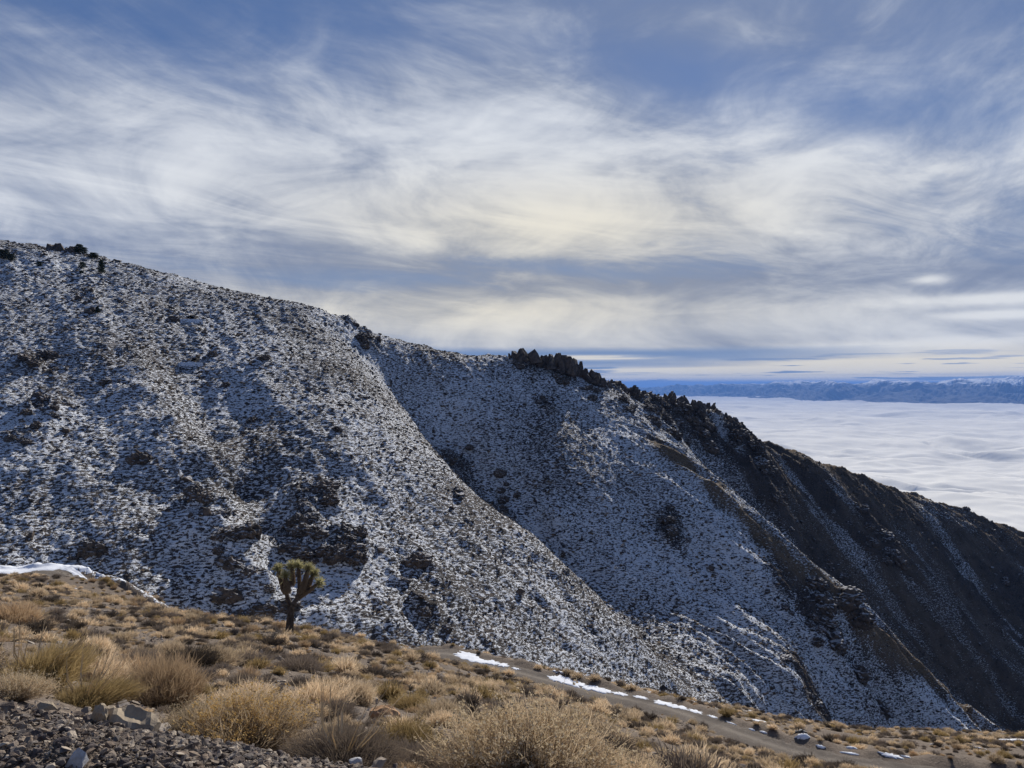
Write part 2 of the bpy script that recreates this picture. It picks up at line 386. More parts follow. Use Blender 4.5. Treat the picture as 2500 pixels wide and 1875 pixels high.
# grid in (u, y): x = u * (y + APX)
APX = 8.0
ys = [-7.5]
while ys[-1] < 1250:
    y = ys[-1]
    st = 0.6 if y < 2.5 else 0.06 if y < 6 else 0.012 * y if y < 58 else 0.55 if y < 125 else 0.58 if y < 365 else 0.9 if y < 520 else 8 if y < 700 else 60
    ys.append(y + st)
YS = np.array(ys)
NU = 860
US = np.linspace(-0.80, 0.80, NU)
GU, GY = np.meshgrid(US, YS)
GX = GU * (GY + APX)
GZ, GROCK, GSD = sample_fields(GX, GY)
print('terrain', GX.shape, len(CP), round(time.time() - T0, 1))
def bil(A, x, y):
    x = np.asarray(x, float); y = np.asarray(y, float)
    u = x / (y + APX); fu = np.clip((u - US[0]) / (US[1] - US[0]), 0, NU - 1.001)
    j = np.clip(np.searchsorted(YS, y) - 1, 0, len(YS) - 2); fy = np.clip((y - YS[j]) / (YS[j + 1] - YS[j]), 0, 1)
    i = fu.astype(int); fu = fu - i
    return (A[j, i] * (1 - fu) + A[j, i + 1] * fu) * (1 - fy) + (A[j + 1, i] * (1 - fu) + A[j + 1, i + 1] * fu) * fy
def hz(x, y): return bil(GZ, x, y)
def hit(px, py, ymin=2.5, ymax=600):
    """where the line of sight through a photo pixel meets the ground"""
    Y = np.geomspace(ymin, ymax, 3000); x = (px - 1250) / F * Y; z = (937.5 - py) / F * Y
    d = hz(x, Y) - z; k = np.argmax(d > 0)
    return (float(x[k]), float(Y[k]), float(hz(x[k], Y[k])))
def visible(x, y, z, n=90):
    t = np.linspace(0.03, 0.985, n)[None, :]
    g = hz(x[:, None] * t, y[:, None] * t)
    return (g < z[:, None] * t + 0.05).all(1)
# slope and sun facing
gzx = np.gradient(GZ, axis=1) / np.maximum(np.gradient(GX, axis=1), 1e-6)
dzdy = np.gradient(GZ, axis=0) / np.gradient(GY, axis=0)
dxdy = np.gradient(GX, axis=0) / np.gradient(GY, axis=0)
gzy = dzdy - gzx * dxdy
nn = np.sqrt(1 + gzx ** 2 + gzy ** 2)
GSUN = (-gzx * SV.x - gzy * SV.y + SV.z) / nn
def blur(A, k):
    for ax in (0, 1):
        c = np.cumsum(np.concatenate([np.repeat(A.take([0], ax), k + 1, ax), A, np.repeat(A.take([-1], ax), k, ax)], ax), ax)
        A = (c.take(range(2 * k + 1, c.shape[ax]), ax) - c.take(range(0, c.shape[ax] - 2 * k - 1), ax)) / (2 * k + 1)
    return A
# snow cover 0..1: less where the sun reaches the ground, none on the dry ribs to the right
PX = GX / np.maximum(GY, 1) * F + 1250; PY = 937.5 - GZ / np.maximum(GY, 1) * F
SB = blur(GSUN, 9)
cover = 0.47 - 0.20 * np.clip(SB - 0.20, -0.3, 0.5) + 0.15 * fbm(GX * .022, GY * .022, 3, 101)
def ribdist(pts):
    d = np.full(GX.shape, 1e9)
    q = [pt(*p) for p in pts]
    for a, b in zip(q[:-1], q[1:]):
        ab = (b[0] - a[0], b[1] - a[1]); L = ab[0] ** 2 + ab[1] ** 2
        t = np.clip(((GX - a[0]) * ab[0] + (GY - a[1]) * ab[1]) / L, 0, 1)
        d = np.minimum(d, np.hypot(GX - a[0] - t * ab[0], GY - a[1] - t * ab[1]))
    return d
rib3 = ribdist([(1605, 1090, 306), (1763, 1203, 290), (1921, 1350, 279), (2090, 1497, 274), (2260, 1640, 280), (2420, 1775, 298)])
cover -= 0.42 * ss(rib3 + 6 * fbm(GX * .08, GY * .08, 3, 105), 8, 0)
rib2 = ribdist([(1100, 1100, 270), (1200, 1207, 253), (1400, 1402, 222), (1550, 1545, 200)])
cover -= 0.15 * ss(rib2, 12, 1)
cover -= 0.07 * np.exp(-((PX - 1250) / 330) ** 2 - ((PY - 1480) / 170) ** 2) * (GY > 120)
dry = ss(GX, 70, 150) * ss(GY, 330, 372) + 0.0
drym = np.clip(0.25 + 0.9 * ss(fbm(GX * .02 - GY * .02, GX * .035 + GY * .06, 3, 110), -0.35, 0.3), 0, 1)
cover -= 0.42 * dry * drym
cover -= 0.10 * ss(GX, 40, 110) * ss(GY, 330, 350)
cover -= (0.16 + 0.24 * ss(GX, 20, 90)) * GROCK
cover = np.where(GY < 128, np.clip(-0.35 + 0.9 * ss(GY, 70, 84) * (GSD > 3.0) * ss(PX, 2150, 1500) * (0.72 + 0.28 * ss(PX, 420, 760)), -0.35, 0.36), cover)
cover = np.where((GY < 128) & (PX < 285) & (GSD > 2.2) & (GY > 80), 0.5, cover)
cover = cover * ss(GY, 60, 66) + -0.5 * (1 - ss(GY, 60, 66))
dryn = np.clip(ss(rib3, 8, 1) + dry * (0.35 + 0.5 * ss(SB, .2, .45)), 0, 1)
# ================================================================= materials
def ground_mat(name, near):
    m, b = new_mat(name)
    p = geo(); px, py, pz = sep(p)
    cov = attr('cover'); rock = attr('rock'); drya = attr('dry')
    if near:
        n_s = noise(p, 1.1, 5, 0.6); n_f = noise(p, 9, 4, 0.6); n_c = sep(voro(p, 16, out='Color'))[0]
        soil = mix(sstep(n_s, 0.35, 0.65), (0.085, 0.066, 0.052), (0.15, 0.115, 0.088))
        soil = mix(sstep(n_f, 0.4, 0.7), soil, (0.20, 0.16, 0.125))
        soil = mix(n_c * 0.45, soil, (0.13, 0.105, 0.085))
        hgt = n_f * 0.6 + voro(p, 22) * 0.5
    else:
        n_s = noise(p, 0.16, 5, 0.6); n_f = noise(p, 1.6, 4, 0.65)
        soil = mix(sstep(n_s, 0.38, 0.62), (0.050, 0.043, 0.040), (0.105, 0.085, 0.072))
        soil = mix(drya * 0.85 * sstep(n_f, 0.25, 0.55), soil, (0.20, 0.142, 0.085))
        soil = mix(rock * 0.8, soil, mix(sstep(n_f, 0.35, 0.7), (0.035, 0.033, 0.034), (0.12, 0.095, 0.08)))
        hgt = n_f
    # patchy snow lying between tufts and stones, drawn out along the contour
    w = noise(p, 0.35, 3, 0.5)
    q = comb(px * 0.75 + w * 2.0, py * 0.75 - w, pz * 2.3 + w * 1.5)
    a = noise(q, 1.35, 5, 0.62, 0.3)
    fine = noise(p, 4.2, 3, 0.6)
    s = sstep((a - 0.5) * 2.6 + (fine - 0.5) * 0.9 + cov - 0.42, -0.06, 0.09)
    dirt = noise(p, 0.5, 3, 0.6)
    snow = mix(sstep(dirt, 0.5, 0.75) * 0.25, (0.80, 0.82, 0.85), (0.55, 0.54, 0.54))
    put(b.inputs['Base Color'], mix(s, soil, snow))
    bump(b, (hgt * 0.5 + s * 0.35 + a * 0.9), 1.0, 0.10 if near else 1.15)
    return m
MAT_NEAR = ground_mat('dry_gravelly_soil', True)
MAT_MTN = ground_mat('snow_dusted_mountain', False)
HOLES = []
for px, py, w, h, Lw, lab in [(470, 882, 1.2, 1.1, 7.5, 'black mine opening above the lower of two snowy ledges on the slope'), (462, 778, 2.4, 1.1, 10, 'black mine opening above the upper snowy ledge near the dark band'), (182, 1368, 0.9, 0.8, 1.6, 'black mine opening low on the slope above the snowy road bend')]:
    X0, Y0, Z0 = hit(px, py, 125); g = max(0.3, (float(hz(X0, Y0 + 4)) - Z0) / 4); HOLES.append((X0, Y0, Z0, w, h, Lw, lab, g))
def terrain(name, j0, j1, mat):
    nr = j1 - j0
    V = np.stack([GX[j0:j1], GY[j0:j1], GZ[j0:j1]], -1).reshape(-1, 3)
    idx = np.arange(nr * NU).reshape(nr, NU)
    Q = np.stack([idx[:-1, :-1], idx[:-1, 1:], idx[1:, 1:], idx[1:, :-1]], -1).reshape(-1, 4)
    cc = V[Q].mean(1)
    for (X0, Y0, Z0, w, h, Lw, lab, g) in HOLES: Q = Q[~((np.abs(cc[:, 0] - X0) < w / 2) & (cc[:, 1] > Y0 + .1) & (cc[:, 1] < Y0 + h / g * .9))]; cc = V[Q].mean(1)
    me = mesh_np(name, V, Q, mat, {'cover': cover[j0:j1].ravel(), 'rock': GROCK[j0:j1].ravel(), 'dry': dryn[j0:j1].ravel()}, True)
    return tag(obj(name, me), kind='structure')
jm = int(np.searchsorted(YS, 122))
near_hill = terrain('near_hillside', 0, jm + 1, MAT_NEAR)
mountain = terrain('mountain', jm, len(YS), MAT_MTN)
print('terrain mesh', round(time.time() - T0, 1))
# ================================================================= road
def simple_mat(name, c1, c2, scale, rough=0.95, bs=0.5, bd=0.02, detail=5):
    m, b = new_mat(name, rough); p = geo()
    n = noise(p, scale, detail, 0.6)
    put(b.inputs['Base Color'], mix(sstep(n, 0.3, 0.7), c1, c2)); bump(b, n, bs, bd)
    return m
MAT_ROAD = simple_mat('graded_dirt', (0.15, 0.125, 0.102), (0.24, 0.205, 0.168), 1.6, bs=0.6, bd=0.03)
X.nt = MAT_ROAD.node_tree; b = MAT_ROAD.node_tree.nodes['Principled BSDF']; p = geo(); ac = attr('across'); w = M('ABSOLUTE', ac) - 0.8 + (noise(p, 0.5, 3, .5) - .5) * .5
tr = exp_(-(w * w) * 14.0); st = sstep(voro(p, 5.0), 0.10, 0.22); n = noise(p, 3.5, 6, .7)
c = mix(tr * 0.6, (0.115, 0.095, 0.078), (0.25, 0.215, 0.175)); c = mix(sstep(n, .45, .7) * .5, c, (0.19, 0.165, 0.14)); c = mix((1 - st) * .7, c, (0.34, 0.30, 0.25)); c = mix(sstep(noise(p, .35, 3, .6), .5, .62) * .45, c, (0.07, 0.058, 0.05))
put(b.inputs['Base Color'], c); bump(b, n * .6 + (1 - st) * .6, 0.9, 0.06)
MAT_SNOW = simple_mat('old_snow', (0.74, 0.76, 0.80), (0.84, 0.86, 0.89), 2.0, bs=0.5, bd=0.06)
hw = np.linspace(-1.9, 1.9, 15)
RR = catmull(ROAD, 40); TT = np.gradient(RR[:, :2], axis=0); TT /= np.linalg.norm(TT, axis=1)[:, None]
NN = np.stack([-TT[:, 1], TT[:, 0]], 1)
edge = 0.35 * fbm(np.arange(len(RR)) * .11, np.zeros(len(RR)), 3, 5)
V = []
for i in range(len(RR)):
    for h in hw:
        h2 = h + (edge[i] * 1.3 if abs(h) > 1.7 else 0)
        x, y = RR[i, 0] + NN[i, 0] * h2, RR[i, 1] + NN[i, 1] * h2
        rut = -0.05 * math.exp(-((abs(h) - 0.8) / 0.28) ** 2)
        V.append((x, y, max(float(hz(x, y)) + 0.035, RR[i, 2] + 0.05) + rut if abs(h) < 1.8 else float(hz(x, y)) - 0.02))
n = len(hw); idx = np.arange(len(RR) * n).reshape(-1, n)
road = tag(obj('dirt_road', mesh_np('dirt_road', V, np.stack([idx[:-1, :-1], idx[1:, :-1], idx[1:, 1:], idx[:-1, 1:]], -1).reshape(-1, 4), MAT_ROAD, {'across': list(hw) * len(RR)}, smooth=True)), kind='structure')
def snow_patch(cx, cy, L, Wd, ang, parent=road, th=0.03, seed=0, lift=0.04):
    """a low drift with a ragged rim lying on the ground"""
    r = np.random.default_rng(seed); n1, n2 = 40, 7
    V = []; c, s = math.cos(ang), math.sin(ang)
    V.append((cx, cy, float(hz(cx, cy)) + th + lift))
    for k in range(1, n2 + 1):
        for i in range(n1):
            a = 2 * math.pi * i / n1
            rr = 1 + 0.50 * float(fbm(np.array([math.cos(a) * 2.3 + seed]), np.array([math.sin(a) * 2.3]), 4, seed % 50, .65)[0])
            t = k / n2
            lx, ly = math.cos(a) * L / 2 * rr * t, math.sin(a) * Wd / 2 * rr * t
            x, y = cx + lx * c - ly * s, cy + lx * s + ly * c
            V.append((x, y, float(hz(x, y)) + lift + (th * (1 - t ** 2.5) if k < n2 else -0.05)))
    Fc = [(0, 1 + i, 1 + (i + 1) % n1) for i in range(n1)]
    Q = [(1 + (k - 1) * n1 + i, 1 + k * n1 + i, 1 + k * n1 + (i + 1) % n1, 1 + (k - 1) * n1 + (i + 1) % n1) for k in range(1, n2) for i in range(n1)]
    return obj('snow_patch', mesh_np('snow_patch', V, [np.array(Fc), np.array(Q)], MAT_SNOW, smooth=True), parent)
def on_road(px, off):
    """point on the road's outer or inner edge seen at photo column px"""
    k = int(np.argmin(np.abs(RR[:, 0] / RR[:, 1] * F + 1250 - px)))
    return RR[k, 0] + NN[k, 0] * off, RR[k, 1] + NN[k, 1] * off, math.atan2(TT[k, 1], TT[k, 0])
for i, (px, off, L, Wd) in enumerate([(1125, 1.18, 2.6, 0.96), (1150, 1.04, 2.0, 0.64), (1180, 1.32, 1.6, 0.56), (1208, 1.32, 1.3, 0.48), (1242, 1.25, 0.8, 0.24), (1330, 2.55, 1.0, 0.32), (1352, 1.40, 2.6, 0.72), (1385, 1.32, 2.6, 0.64), (1425, 1.25, 2.6, 0.56), (1455, 1.25, 1.6, 0.48), (1492, 1.32, 1.3, 0.40), (1540, 1.47, 1.3, 0.32),
                                       (1600, 1.40, 2.0, 0.48), (1630, 1.47, 1.8, 0.40), (1662, 1.54, 1.2, 0.32), (1700, 1.68, 0.8, 0.20), (1745, 1.76, 0.7, 0.16), (1800, 1.83, 0.4, 0.16), (1830, 1.97, .5, 0.16), (2005, 2.12, 0.5, 0.20), (2080, 2.12, 1.1, 0.20), (2200, 2.40, 1.3, 0.40), (2245, 2.84, 0.6, 0.24), (2440, 3.56, 2.0, 0.56)]):
    x, y, a = on_road(px, off); snow_patch(x, y, L, Wd * (1.0 if px > 1700 else 1.6), a, seed=i + 1)
for i, (px, py, L, Wd) in enumerate([(20, 1399, 10, 3.4), (150, 1394, 6, 3.0), (90, 1395, 8, 3.0), (215, 1393, 4, 2.0), (262, 1393, 1.5, 1.0)]):
    Y = 84.5 + i * .5; snow_patch((px - 1250) / F * Y, Y, L, Wd, 0.0, seed=30 + i, th=0.12)
for i, (px, py, L, Wd) in enumerate([(1850, 1762, 3.0, 1.6), (1880, 1775, 2.0, 0.9), (1960, 1800, 1.6, 0.7), (2480, 1808, 4.0, 2.6), (2390, 1828, 1.8, 1.0), (2345, 1812, 1.3, 1.0), (2280, 1820, 0.8, 0.8), (1920, 1758, 1.5, 0.6), (2080, 1828, 1.0, 0.6), (2420, 1800, 1.2, 0.5),
                                     (150, 1432, 2.0, 1.2), (125, 1427, 1.6, 0.8), (180, 1438, 1.0, 0.5)]):
    x, y, z = hit(px, py, 30); snow_patch(x, y, L * .6, Wd * .42, random.uniform(-.5, .5), near_hill, seed=50 + i, th=0.1)
# ================================================================= sea of cloud
m, b = new_mat('cloud_top', 1.0); b.inputs['Specular IOR Level'].default_value = 0
p = geo(); nb = noise(p, 0.0012, 5, 0.55)
put(b.inputs['Base Color'], mix(sstep(nb, 0.35, 0.65), (0.70, 0.69, 0.65), (0.79, 0.775, 0.72)))
b.inputs['Subsurface Weight'].default_value = 0
MAT_CLOUD = m
yc = np.geomspace(1400, 66000, 520); uc = np.linspace(-1.3, 1.3, 560)
U, Yc = np.meshgrid(uc, yc); Xc = U * Yc
wq = fbm(Xc / 2400, Yc / 2400, 3, 230); ZC = -745 + 75 * fbm(Xc / 4200, Yc / 4200, 3, 200) + 46 * fbm(Xc / 1300 + wq, Yc / 1300 + wq * .7, 4, 210, 0.5) * (0.5 + ss(wq, -.4, .5)) + 16 * np.abs(fbm(Xc / 420 + wq, Yc / 420, 3, 220))
ZC = ZC - 60 * ss(Yc, 30000, 60000) * 0
idx = np.arange(U.size).reshape(U.shape)
tag(obj('sea_of_cloud', mesh_np('sea_of_cloud', np.stack([Xc, Yc, ZC], -1).reshape(-1, 3), np.stack([idx[:-1, :-1], idx[:-1, 1:], idx[1:, 1:], idx[1:, :-1]], -1).reshape(-1, 4), MAT_CLOUD, smooth=True)), kind='stuff')
# ================================================================= far range across the cloud
m, b = new_mat('far_snowy_rock'); p = geo(); pxx, pyy, pzz = sep(p); gn = sep(geo('Normal'))
n = noise(p, 0.0016, 7, 0.7)
s = sstep(pzz + (n - 0.5) * 1100, -40, 110)
put(b.inputs['Base Color'], mix(s, (0.028, 0.036, 0.055), (0.76, 0.78, 0.8))); bump(b, n, 0.6, 120)
MAT_FAR = m
def far_range(name, top, Ys, seed, depth=9000, amp=1.0, nu=620, nv=90):
    """ridge whose crest passes (px, py) points at the given distances; spurs fall to the cloud"""
    tp = np.array(top, float); px = np.linspace(tp[0, 0], tp[-1, 0], nu)
    py = np.interp(px, tp[:, 0], tp[:, 1]); Yk = np.interp(px, tp[:, 0], np.array(Ys, float))
    t = np.linspace(-1, 1, nv)
    PXg, Tg = np.meshgrid(px, t)
    Yg = Yk[None, :] + Tg * depth; u = (PXg - 1250) / F
    Xg = u * Yg
    zc = ((937.5 - py) / F * Yk)[None, :]
    fall = 1 - np.abs(Tg) ** 0.85
    rg = ridged(Xg / 2600 + Tg * .5 + .3 * fbm(Xg / 5000, Yg / 5000, 2, seed + 60), Yg / 5500, 5, seed, 0.6) - 0.8
    Z = -900 + (zc + 900) * fall + amp * 300 * rg * np.sqrt(np.clip(1 - np.abs(Tg), 0, 1)) * (0.25 + np.minimum(1, np.abs(Tg) * 3)) + 115 * amp * fbm(Xg / 1500, Yg / 1500, 4, seed + 20) * fall
    idx = np.arange(Xg.size).reshape(Xg.shape)
    me = mesh_np(name, np.stack([Xg, Yg, Z], -1).reshape(-1, 3), np.stack([idx[:-1, :-1], idx[:-1, 1:], idx[1:, 1:], idx[1:, :-1]], -1).reshape(-1, 4), MAT_FAR, smooth=False)
    return tag(obj(name, me), kind='structure')
far_range('far_mountains', [(1300, 950), (1500, 951), (1600, 948), (1673, 938), (1720, 942), (1860, 938), (1958, 934), (2088, 932), (2129, 928), (2180, 933), (2251, 929), (2332, 927), (2400, 928), (2500, 921), (2700, 918), (3000, 925), (3300, 940)],
          [75000, 66000, 60000, 56000, 54000, 48000, 44000, 40000, 39000, 38000, 37000, 36000, 35500, 35000, 34000, 34000, 34000], 300, 7500)
far_range('distant_range', [(-700, 948), (200, 946), (900, 947), (1300, 946), (1500, 948), (1660, 943), (1760, 946), (2000, 950), (2300, 960)], [80000] * 9, 330, 6000, 0.6, 260, 40)
print('far', round(time.time() - T0, 1))
# ================================================================= scatter through geometry nodes (only for what nobody could count)
def scatter(name, protos, pos, rots, scales, idx, parent=None):
    n = len(pos)
    me = bpy.data.meshes.new(name); me.vertices.add(n); me.vertices.foreach_set('co', np.asarray(pos, np.float32).ravel())
    for k, a in (('rt', rots), ('sc', scales)):
        at = me.attributes.new(k, 'FLOAT_VECTOR', 'POINT'); at.data.foreach_set('vector', np.asarray(a, np.float32).ravel())
    at = me.attributes.new('ix', 'INT', 'POINT'); at.data.foreach_set('value', np.asarray(idx, np.int32))
    o = obj(name, me, parent)
    pc = bpy.data.collections.new(name + '_kinds')
    for i, p in enumerate(protos): pc.objects.link(bpy.data.objects.new('%s_kind_%02d' % (name, i), p))
    g = bpy.data.node_groups.new(name, 'GeometryNodeTree')
    g.interface.new_socket('Geometry', in_out='INPUT', socket_type='NodeSocketGeometry'); g.interface.new_socket('Geometry', in_out='OUTPUT', socket_type='NodeSocketGeometry')
    N = g.nodes.new; L = g.links.new
    gi = N('NodeGroupInput'); go = N('NodeGroupOutput'); ip = N('GeometryNodeInstanceOnPoints'); ci = N('GeometryNodeCollectionInfo')
    ci.inputs['Collection'].default_value = pc; ci.inputs['Separate Children'].default_value = True; ci.inputs['Reset Children'].default_value = True
    def na(nm, ty):
        a = N('GeometryNodeInputNamedAttribute'); a.data_type = ty; a.inputs['Name'].default_value = nm; return a.outputs['Attribute']
    er = N('FunctionNodeEulerToRotation'); L(na('rt', 'FLOAT_VECTOR'), er.inputs[0])
    L(gi.outputs[0], ip.inputs['Points']); L(ci.outputs[0], ip.inputs['Instance']); ip.inputs['Pick Instance'].default_value = True
    L(na('ix', 'INT'), ip.inputs['Instance Index']); L(er.outputs[0], ip.inputs['Rotation']); L(na('sc', 'FLOAT_VECTOR'), ip.inputs['Scale'])
    L(ip.outputs[0], go.inputs[0])
    md = o.modifiers.new('scatter', 'NODES'); md.node_group = g
    return tag(o, kind='stuff')
# ================================================================= stones and rock
def stone_mat(name, cols, sc=6.0, bd=0.03):
    m, b = new_mat(name, 0.9)
    r = objrand(); p = X(X.nt.nodes.new('ShaderNodeTexCoord').outputs['Object'])
    c = cols[0]
    for i, k in enumerate(cols[1:]): c = mix(M('GREATER_THAN', r, (i + 1) / len(cols)), c, k)
    n = noise(p, sc, 5, 0.65); n2 = noise(p, sc * .25, 3, 0.5)
    c = mix(sstep(n, 0.35, 0.75) * 0.45, c, (0.10, 0.085, 0.075)); c = mix(sstep(n2, 0.45, 0.7) * 0.35, c, (0.42, 0.36, 0.28))
    put(b.inputs['Base Color'], c); bump(b, n, 0.5, bd)
    return m
MAT_STONE = stone_mat('loose_stone', [(0.27, 0.215, 0.165), (0.13, 0.098, 0.078), (0.46, 0.385, 0.30), (0.07, 0.057, 0.052), (0.22, 0.165, 0.12), (0.16, 0.135, 0.118), (0.09, 0.072, 0.068)])
MAT_SCREE = stone_mat('pale_scree', [(0.34, 0.28, 0.22), (0.22, 0.18, 0.145), (0.46, 0.39, 0.31), (0.13, 0.10, 0.088), (0.36, 0.31, 0.26)])
MAT_BOULDER = stone_mat('tan_boulder', [(0.36, 0.29, 0.205)], 9, 0.02)
MAT_PALE = stone_mat('pale_grey_stone', [(0.42, 0.42, 0.43)], 4, 0.01)
MAT_ORANGE = stone_mat('orange_stone', [(0.42, 0.24, 0.12)], 5, 0.01)
def hull_mesh(name, seed, dims=(1, .75, .5), n=16, mat=None, up=0):
    r = np.random.default_rng(seed); bm = bmesh.new()
    for _ in range(n):
        v = r.normal(size=3); v /= np.linalg.norm(v); v *= r.uniform(0.75, 1.0)
        bm.verts.new((v[0] * dims[0] / 2, v[1] * dims[1] / 2, v[2] * dims[2] / 2))
    res = bmesh.ops.convex_hull(bm, input=bm.verts)
    bmesh.ops.delete(bm, geom=[g for g in set(res['geom_interior']) | set(res['geom_unused']) if isinstance(g, bmesh.types.BMVert)], context='VERTS')
    me = bpy.data.meshes.new(name); bm.to_mesh(me); bm.free(); me.materials.append(mat or MAT_STONE)
    return me
STONES = [hull_mesh('stone', 100 + i, ((1, .7, .35), (1, .8, .6), (1, .55, .3), (1, .9, .5))[i % 4], 12 + i % 5) for i in range(10)]
from mathutils import noise as mn
def rock_mesh(name, seed, dims, sub=3, amp=0.35, freq=1.6, mat=None, spike=0.0, flat=False):
    bm = bmesh.new(); bmesh.ops.create_icosphere(bm, subdivisions=sub, radius=1)
    off = Vector((seed * 3.7, seed * 1.3, seed * 2.1))
    for v in bm.verts:
        p = v.co.copy()
        c = mn.cell_vector(p * freq + off)      # blocky facets
        r = 1 + amp * (mn.ridged_multi_fractal(p * freq + off, 0.9, 2.1, 4, 1.0, 2.0) - 1.1) * 0.6 + amp * 0.35 * (c.x - 0.5)
        q = p * r
        if spike: q.z += spike * max(0, p.z) * (0.3 + mn.noise(Vector((p.x * 2.4, p.y * 2.4, seed)))) * 1.3
        v.co = Vector((q.x * dims[0] / 2, q.y * dims[1] / 2, q.z * dims[2] / 2))
    me = bpy.data.meshes.new(name); bm.to_mesh(me); bm.free(); me.materials.append(mat or MAT_STONE)
    return me
MAT_CRAG = None
m, b = new_mat('dark_crag_rock', 0.95); p = geo(); nx_, ny_, nz_ = sep(geo('Normal'))
n = noise(p, 0.7, 6, 0.65); n2 = noise(p, 0.15, 3, 0.5)
c = mix(sstep(n, 0.35, 0.65), (0.040, 0.034, 0.031), (0.125, 0.098, 0.078)); c = mix(sstep(n2, 0.45, 0.65) * .5, c, (0.13, 0.095, 0.07))
s = sstep(nz_ + (n - 0.5) * 0.9, 0.80, 0.92)
put(b.inputs['Base Color'], mix(s * 0.45, c, (0.70, 0.71, 0.73))); bump(b, n, 0.9, 0.6); MAT_CRAG = m
def shard_mesh(name, seed):
    """a clump of tilted angular blocks standing side by side"""
    r = np.random.default_rng(seed); bm = bmesh.new()
    for k in range(9):
        h = r.uniform(.55, .97) if k else 1.0; w = r.uniform(.20, .42); cx0, cy0 = r.uniform(-.34, .34, 2) if k else (0, 0); tx, ty = r.uniform(-.22, .22, 2)
        vs = []
        for z in (0, .35, .7, 1.0):
            for _ in range(5 if z < 1 else 3):
                a = r.uniform(0, 6.28); q = w * (1 - .40 * z) * r.uniform(.7, 1.1) * (1 if z < 1 else .60)
                vs.append(bm.verts.new((cx0 + math.cos(a) * q * .6 + tx * z * h, cy0 + math.sin(a) * q * .6 + ty * z * h, -.5 + h * (z + r.uniform(-.06, .03)))))
        res = bmesh.ops.convex_hull(bm, input=vs)
        bmesh.ops.delete(bm, geom=[g for g in set(res['geom_interior']) | set(res['geom_unused']) if isinstance(g, bmesh.types.BMVert)], context='VERTS')
    me = bpy.data.meshes.new(name); bm.to_mesh(me); bm.free(); me.materials.append(MAT_CRAG)
    return me
PINN = [shard_mesh('rock_pinnacle', 10 + i) for i in range(7)]
OUTC = [rock_mesh('rock_outcrop', 30 + i, (1, 1, 1), 4, 0.6, 2.0, MAT_CRAG, spike=0.25) for i in range(4)]
r_ = random.Random(3)
def crest_at(px):
    """highest point of the terrain along a photo column"""
    Y = np.linspace(150, 560, 1200); x = (px - 1250) / F * Y; z = hz(x, Y); k = int(np.argmax(z / Y))
    return x[k], Y[k], z[k], 937.5 - z[k] / Y[k] * F
CR = [(1246, 861, 12), (1260, 855, 13), (1280, 851, 18), (1297, 864, 13), (1313, 864, 12), (1327, 870, 12), (1339, 867, 13), (1352, 868, 12), (1366, 863, 17), (1378, 868, 14), (1398, 873, 15), (1408, 885, 13), (1420, 900, 13), (1441, 903, 14), (1452, 909, 12), (1462, 918, 11), (1475, 911, 8),
      (1487, 925, 12), (1510, 932, 9), (1521, 940, 11), (1534, 940, 12), (1547, 946, 11), (1558, 944, 9), (1575, 955, 13), (1592, 961, 11), (1608, 958, 12), (1622, 955, 13), (1640, 960, 13), (1655, 962, 11), (1673, 965, 11), (1690, 974, 12), (1706, 982, 9), (1722, 984, 9), (1738, 997, 12),
      (1756, 1003, 9), (1775, 1009, 10), (1790, 1024, 10), (1805, 1030, 10), (1825, 1050, 9), (110, 598, 14), (128, 597, 17), (150, 596, 17), (172, 602, 13)]
for px, py, hwp in [c for k, c in enumerate(CR) if k % 3 != 1 or c[2] > 14]:
    x, Y, z, pyc = crest_at(px)
    top = (937.5 - py) / F * Y; h = max(1.5, top - z)
    o = obj('rock_pinnacle', PINN[r_.randrange(7)], mountain)
    H = (h + 4.0); o.location = (x, Y - 1.0, top - H * 0.5); o.scale = (hwp * r_.uniform(5.0, 7.5) / F * Y, hwp * 4.6 / F * Y, H * 1.0)
    o.rotation_euler = (r_.uniform(-.12, .12), r_.uniform(-.15, .15), r_.uniform(0, 6.28))
for px, py, Y, r in OUT:
    x0, y0, z0 = hit(px, py, 125); r = r * (.8 if px < 900 else 1)
    for k in range(max(2, int(r * .8))):
        a = r_.uniform(0, 6.28); rr = r * .75 * math.sqrt(r_.random()); x, y = x0 + math.cos(a) * rr, y0 + math.sin(a) * rr * 1.2
        s = r * r_.uniform(.25, .6)
        o = obj('rock_outcrop', OUTC[r_.randrange(4)], mountain, (x, y, float(hz(x, y)) - s * .12))
        o.scale = (s, s * 1.3, s * r_.uniform(.5, .9)); o.rotation_euler = (r_.uniform(-.3, .3), r_.uniform(-.3, .3), r_.uniform(0, 6.28))
# small outcrops sprinkled along the gullies and the dark ridge
cnt = 0
while cnt < 130:
    px = r_.uniform(60, 2480); py = r_.uniform(650, 1750)
    x, y, z = hit(px, py, 125)
    if y < 126 or y > 560: continue
    rk = float(bil(GROCK, x, y)); dk = float(bil(dryn, x, y))
    if r_.random() > 0.02 + rk * 0.9: continue
    s = r_.uniform(1.2, 4.2)
    o = obj('rock_outcrop', OUTC[r_.randrange(4)], mountain, (x, y, z - s * .15)); o.scale = (s, s * r_.uniform(1, 2), s * r_.uniform(.5, 1.0)); o.rotation_euler = (r_.uniform(-.3, .3), r_.uniform(-.3, .3), r_.uniform(0, 6.28)); cnt += 1
print('rocks', round(time.time() - T0, 1))
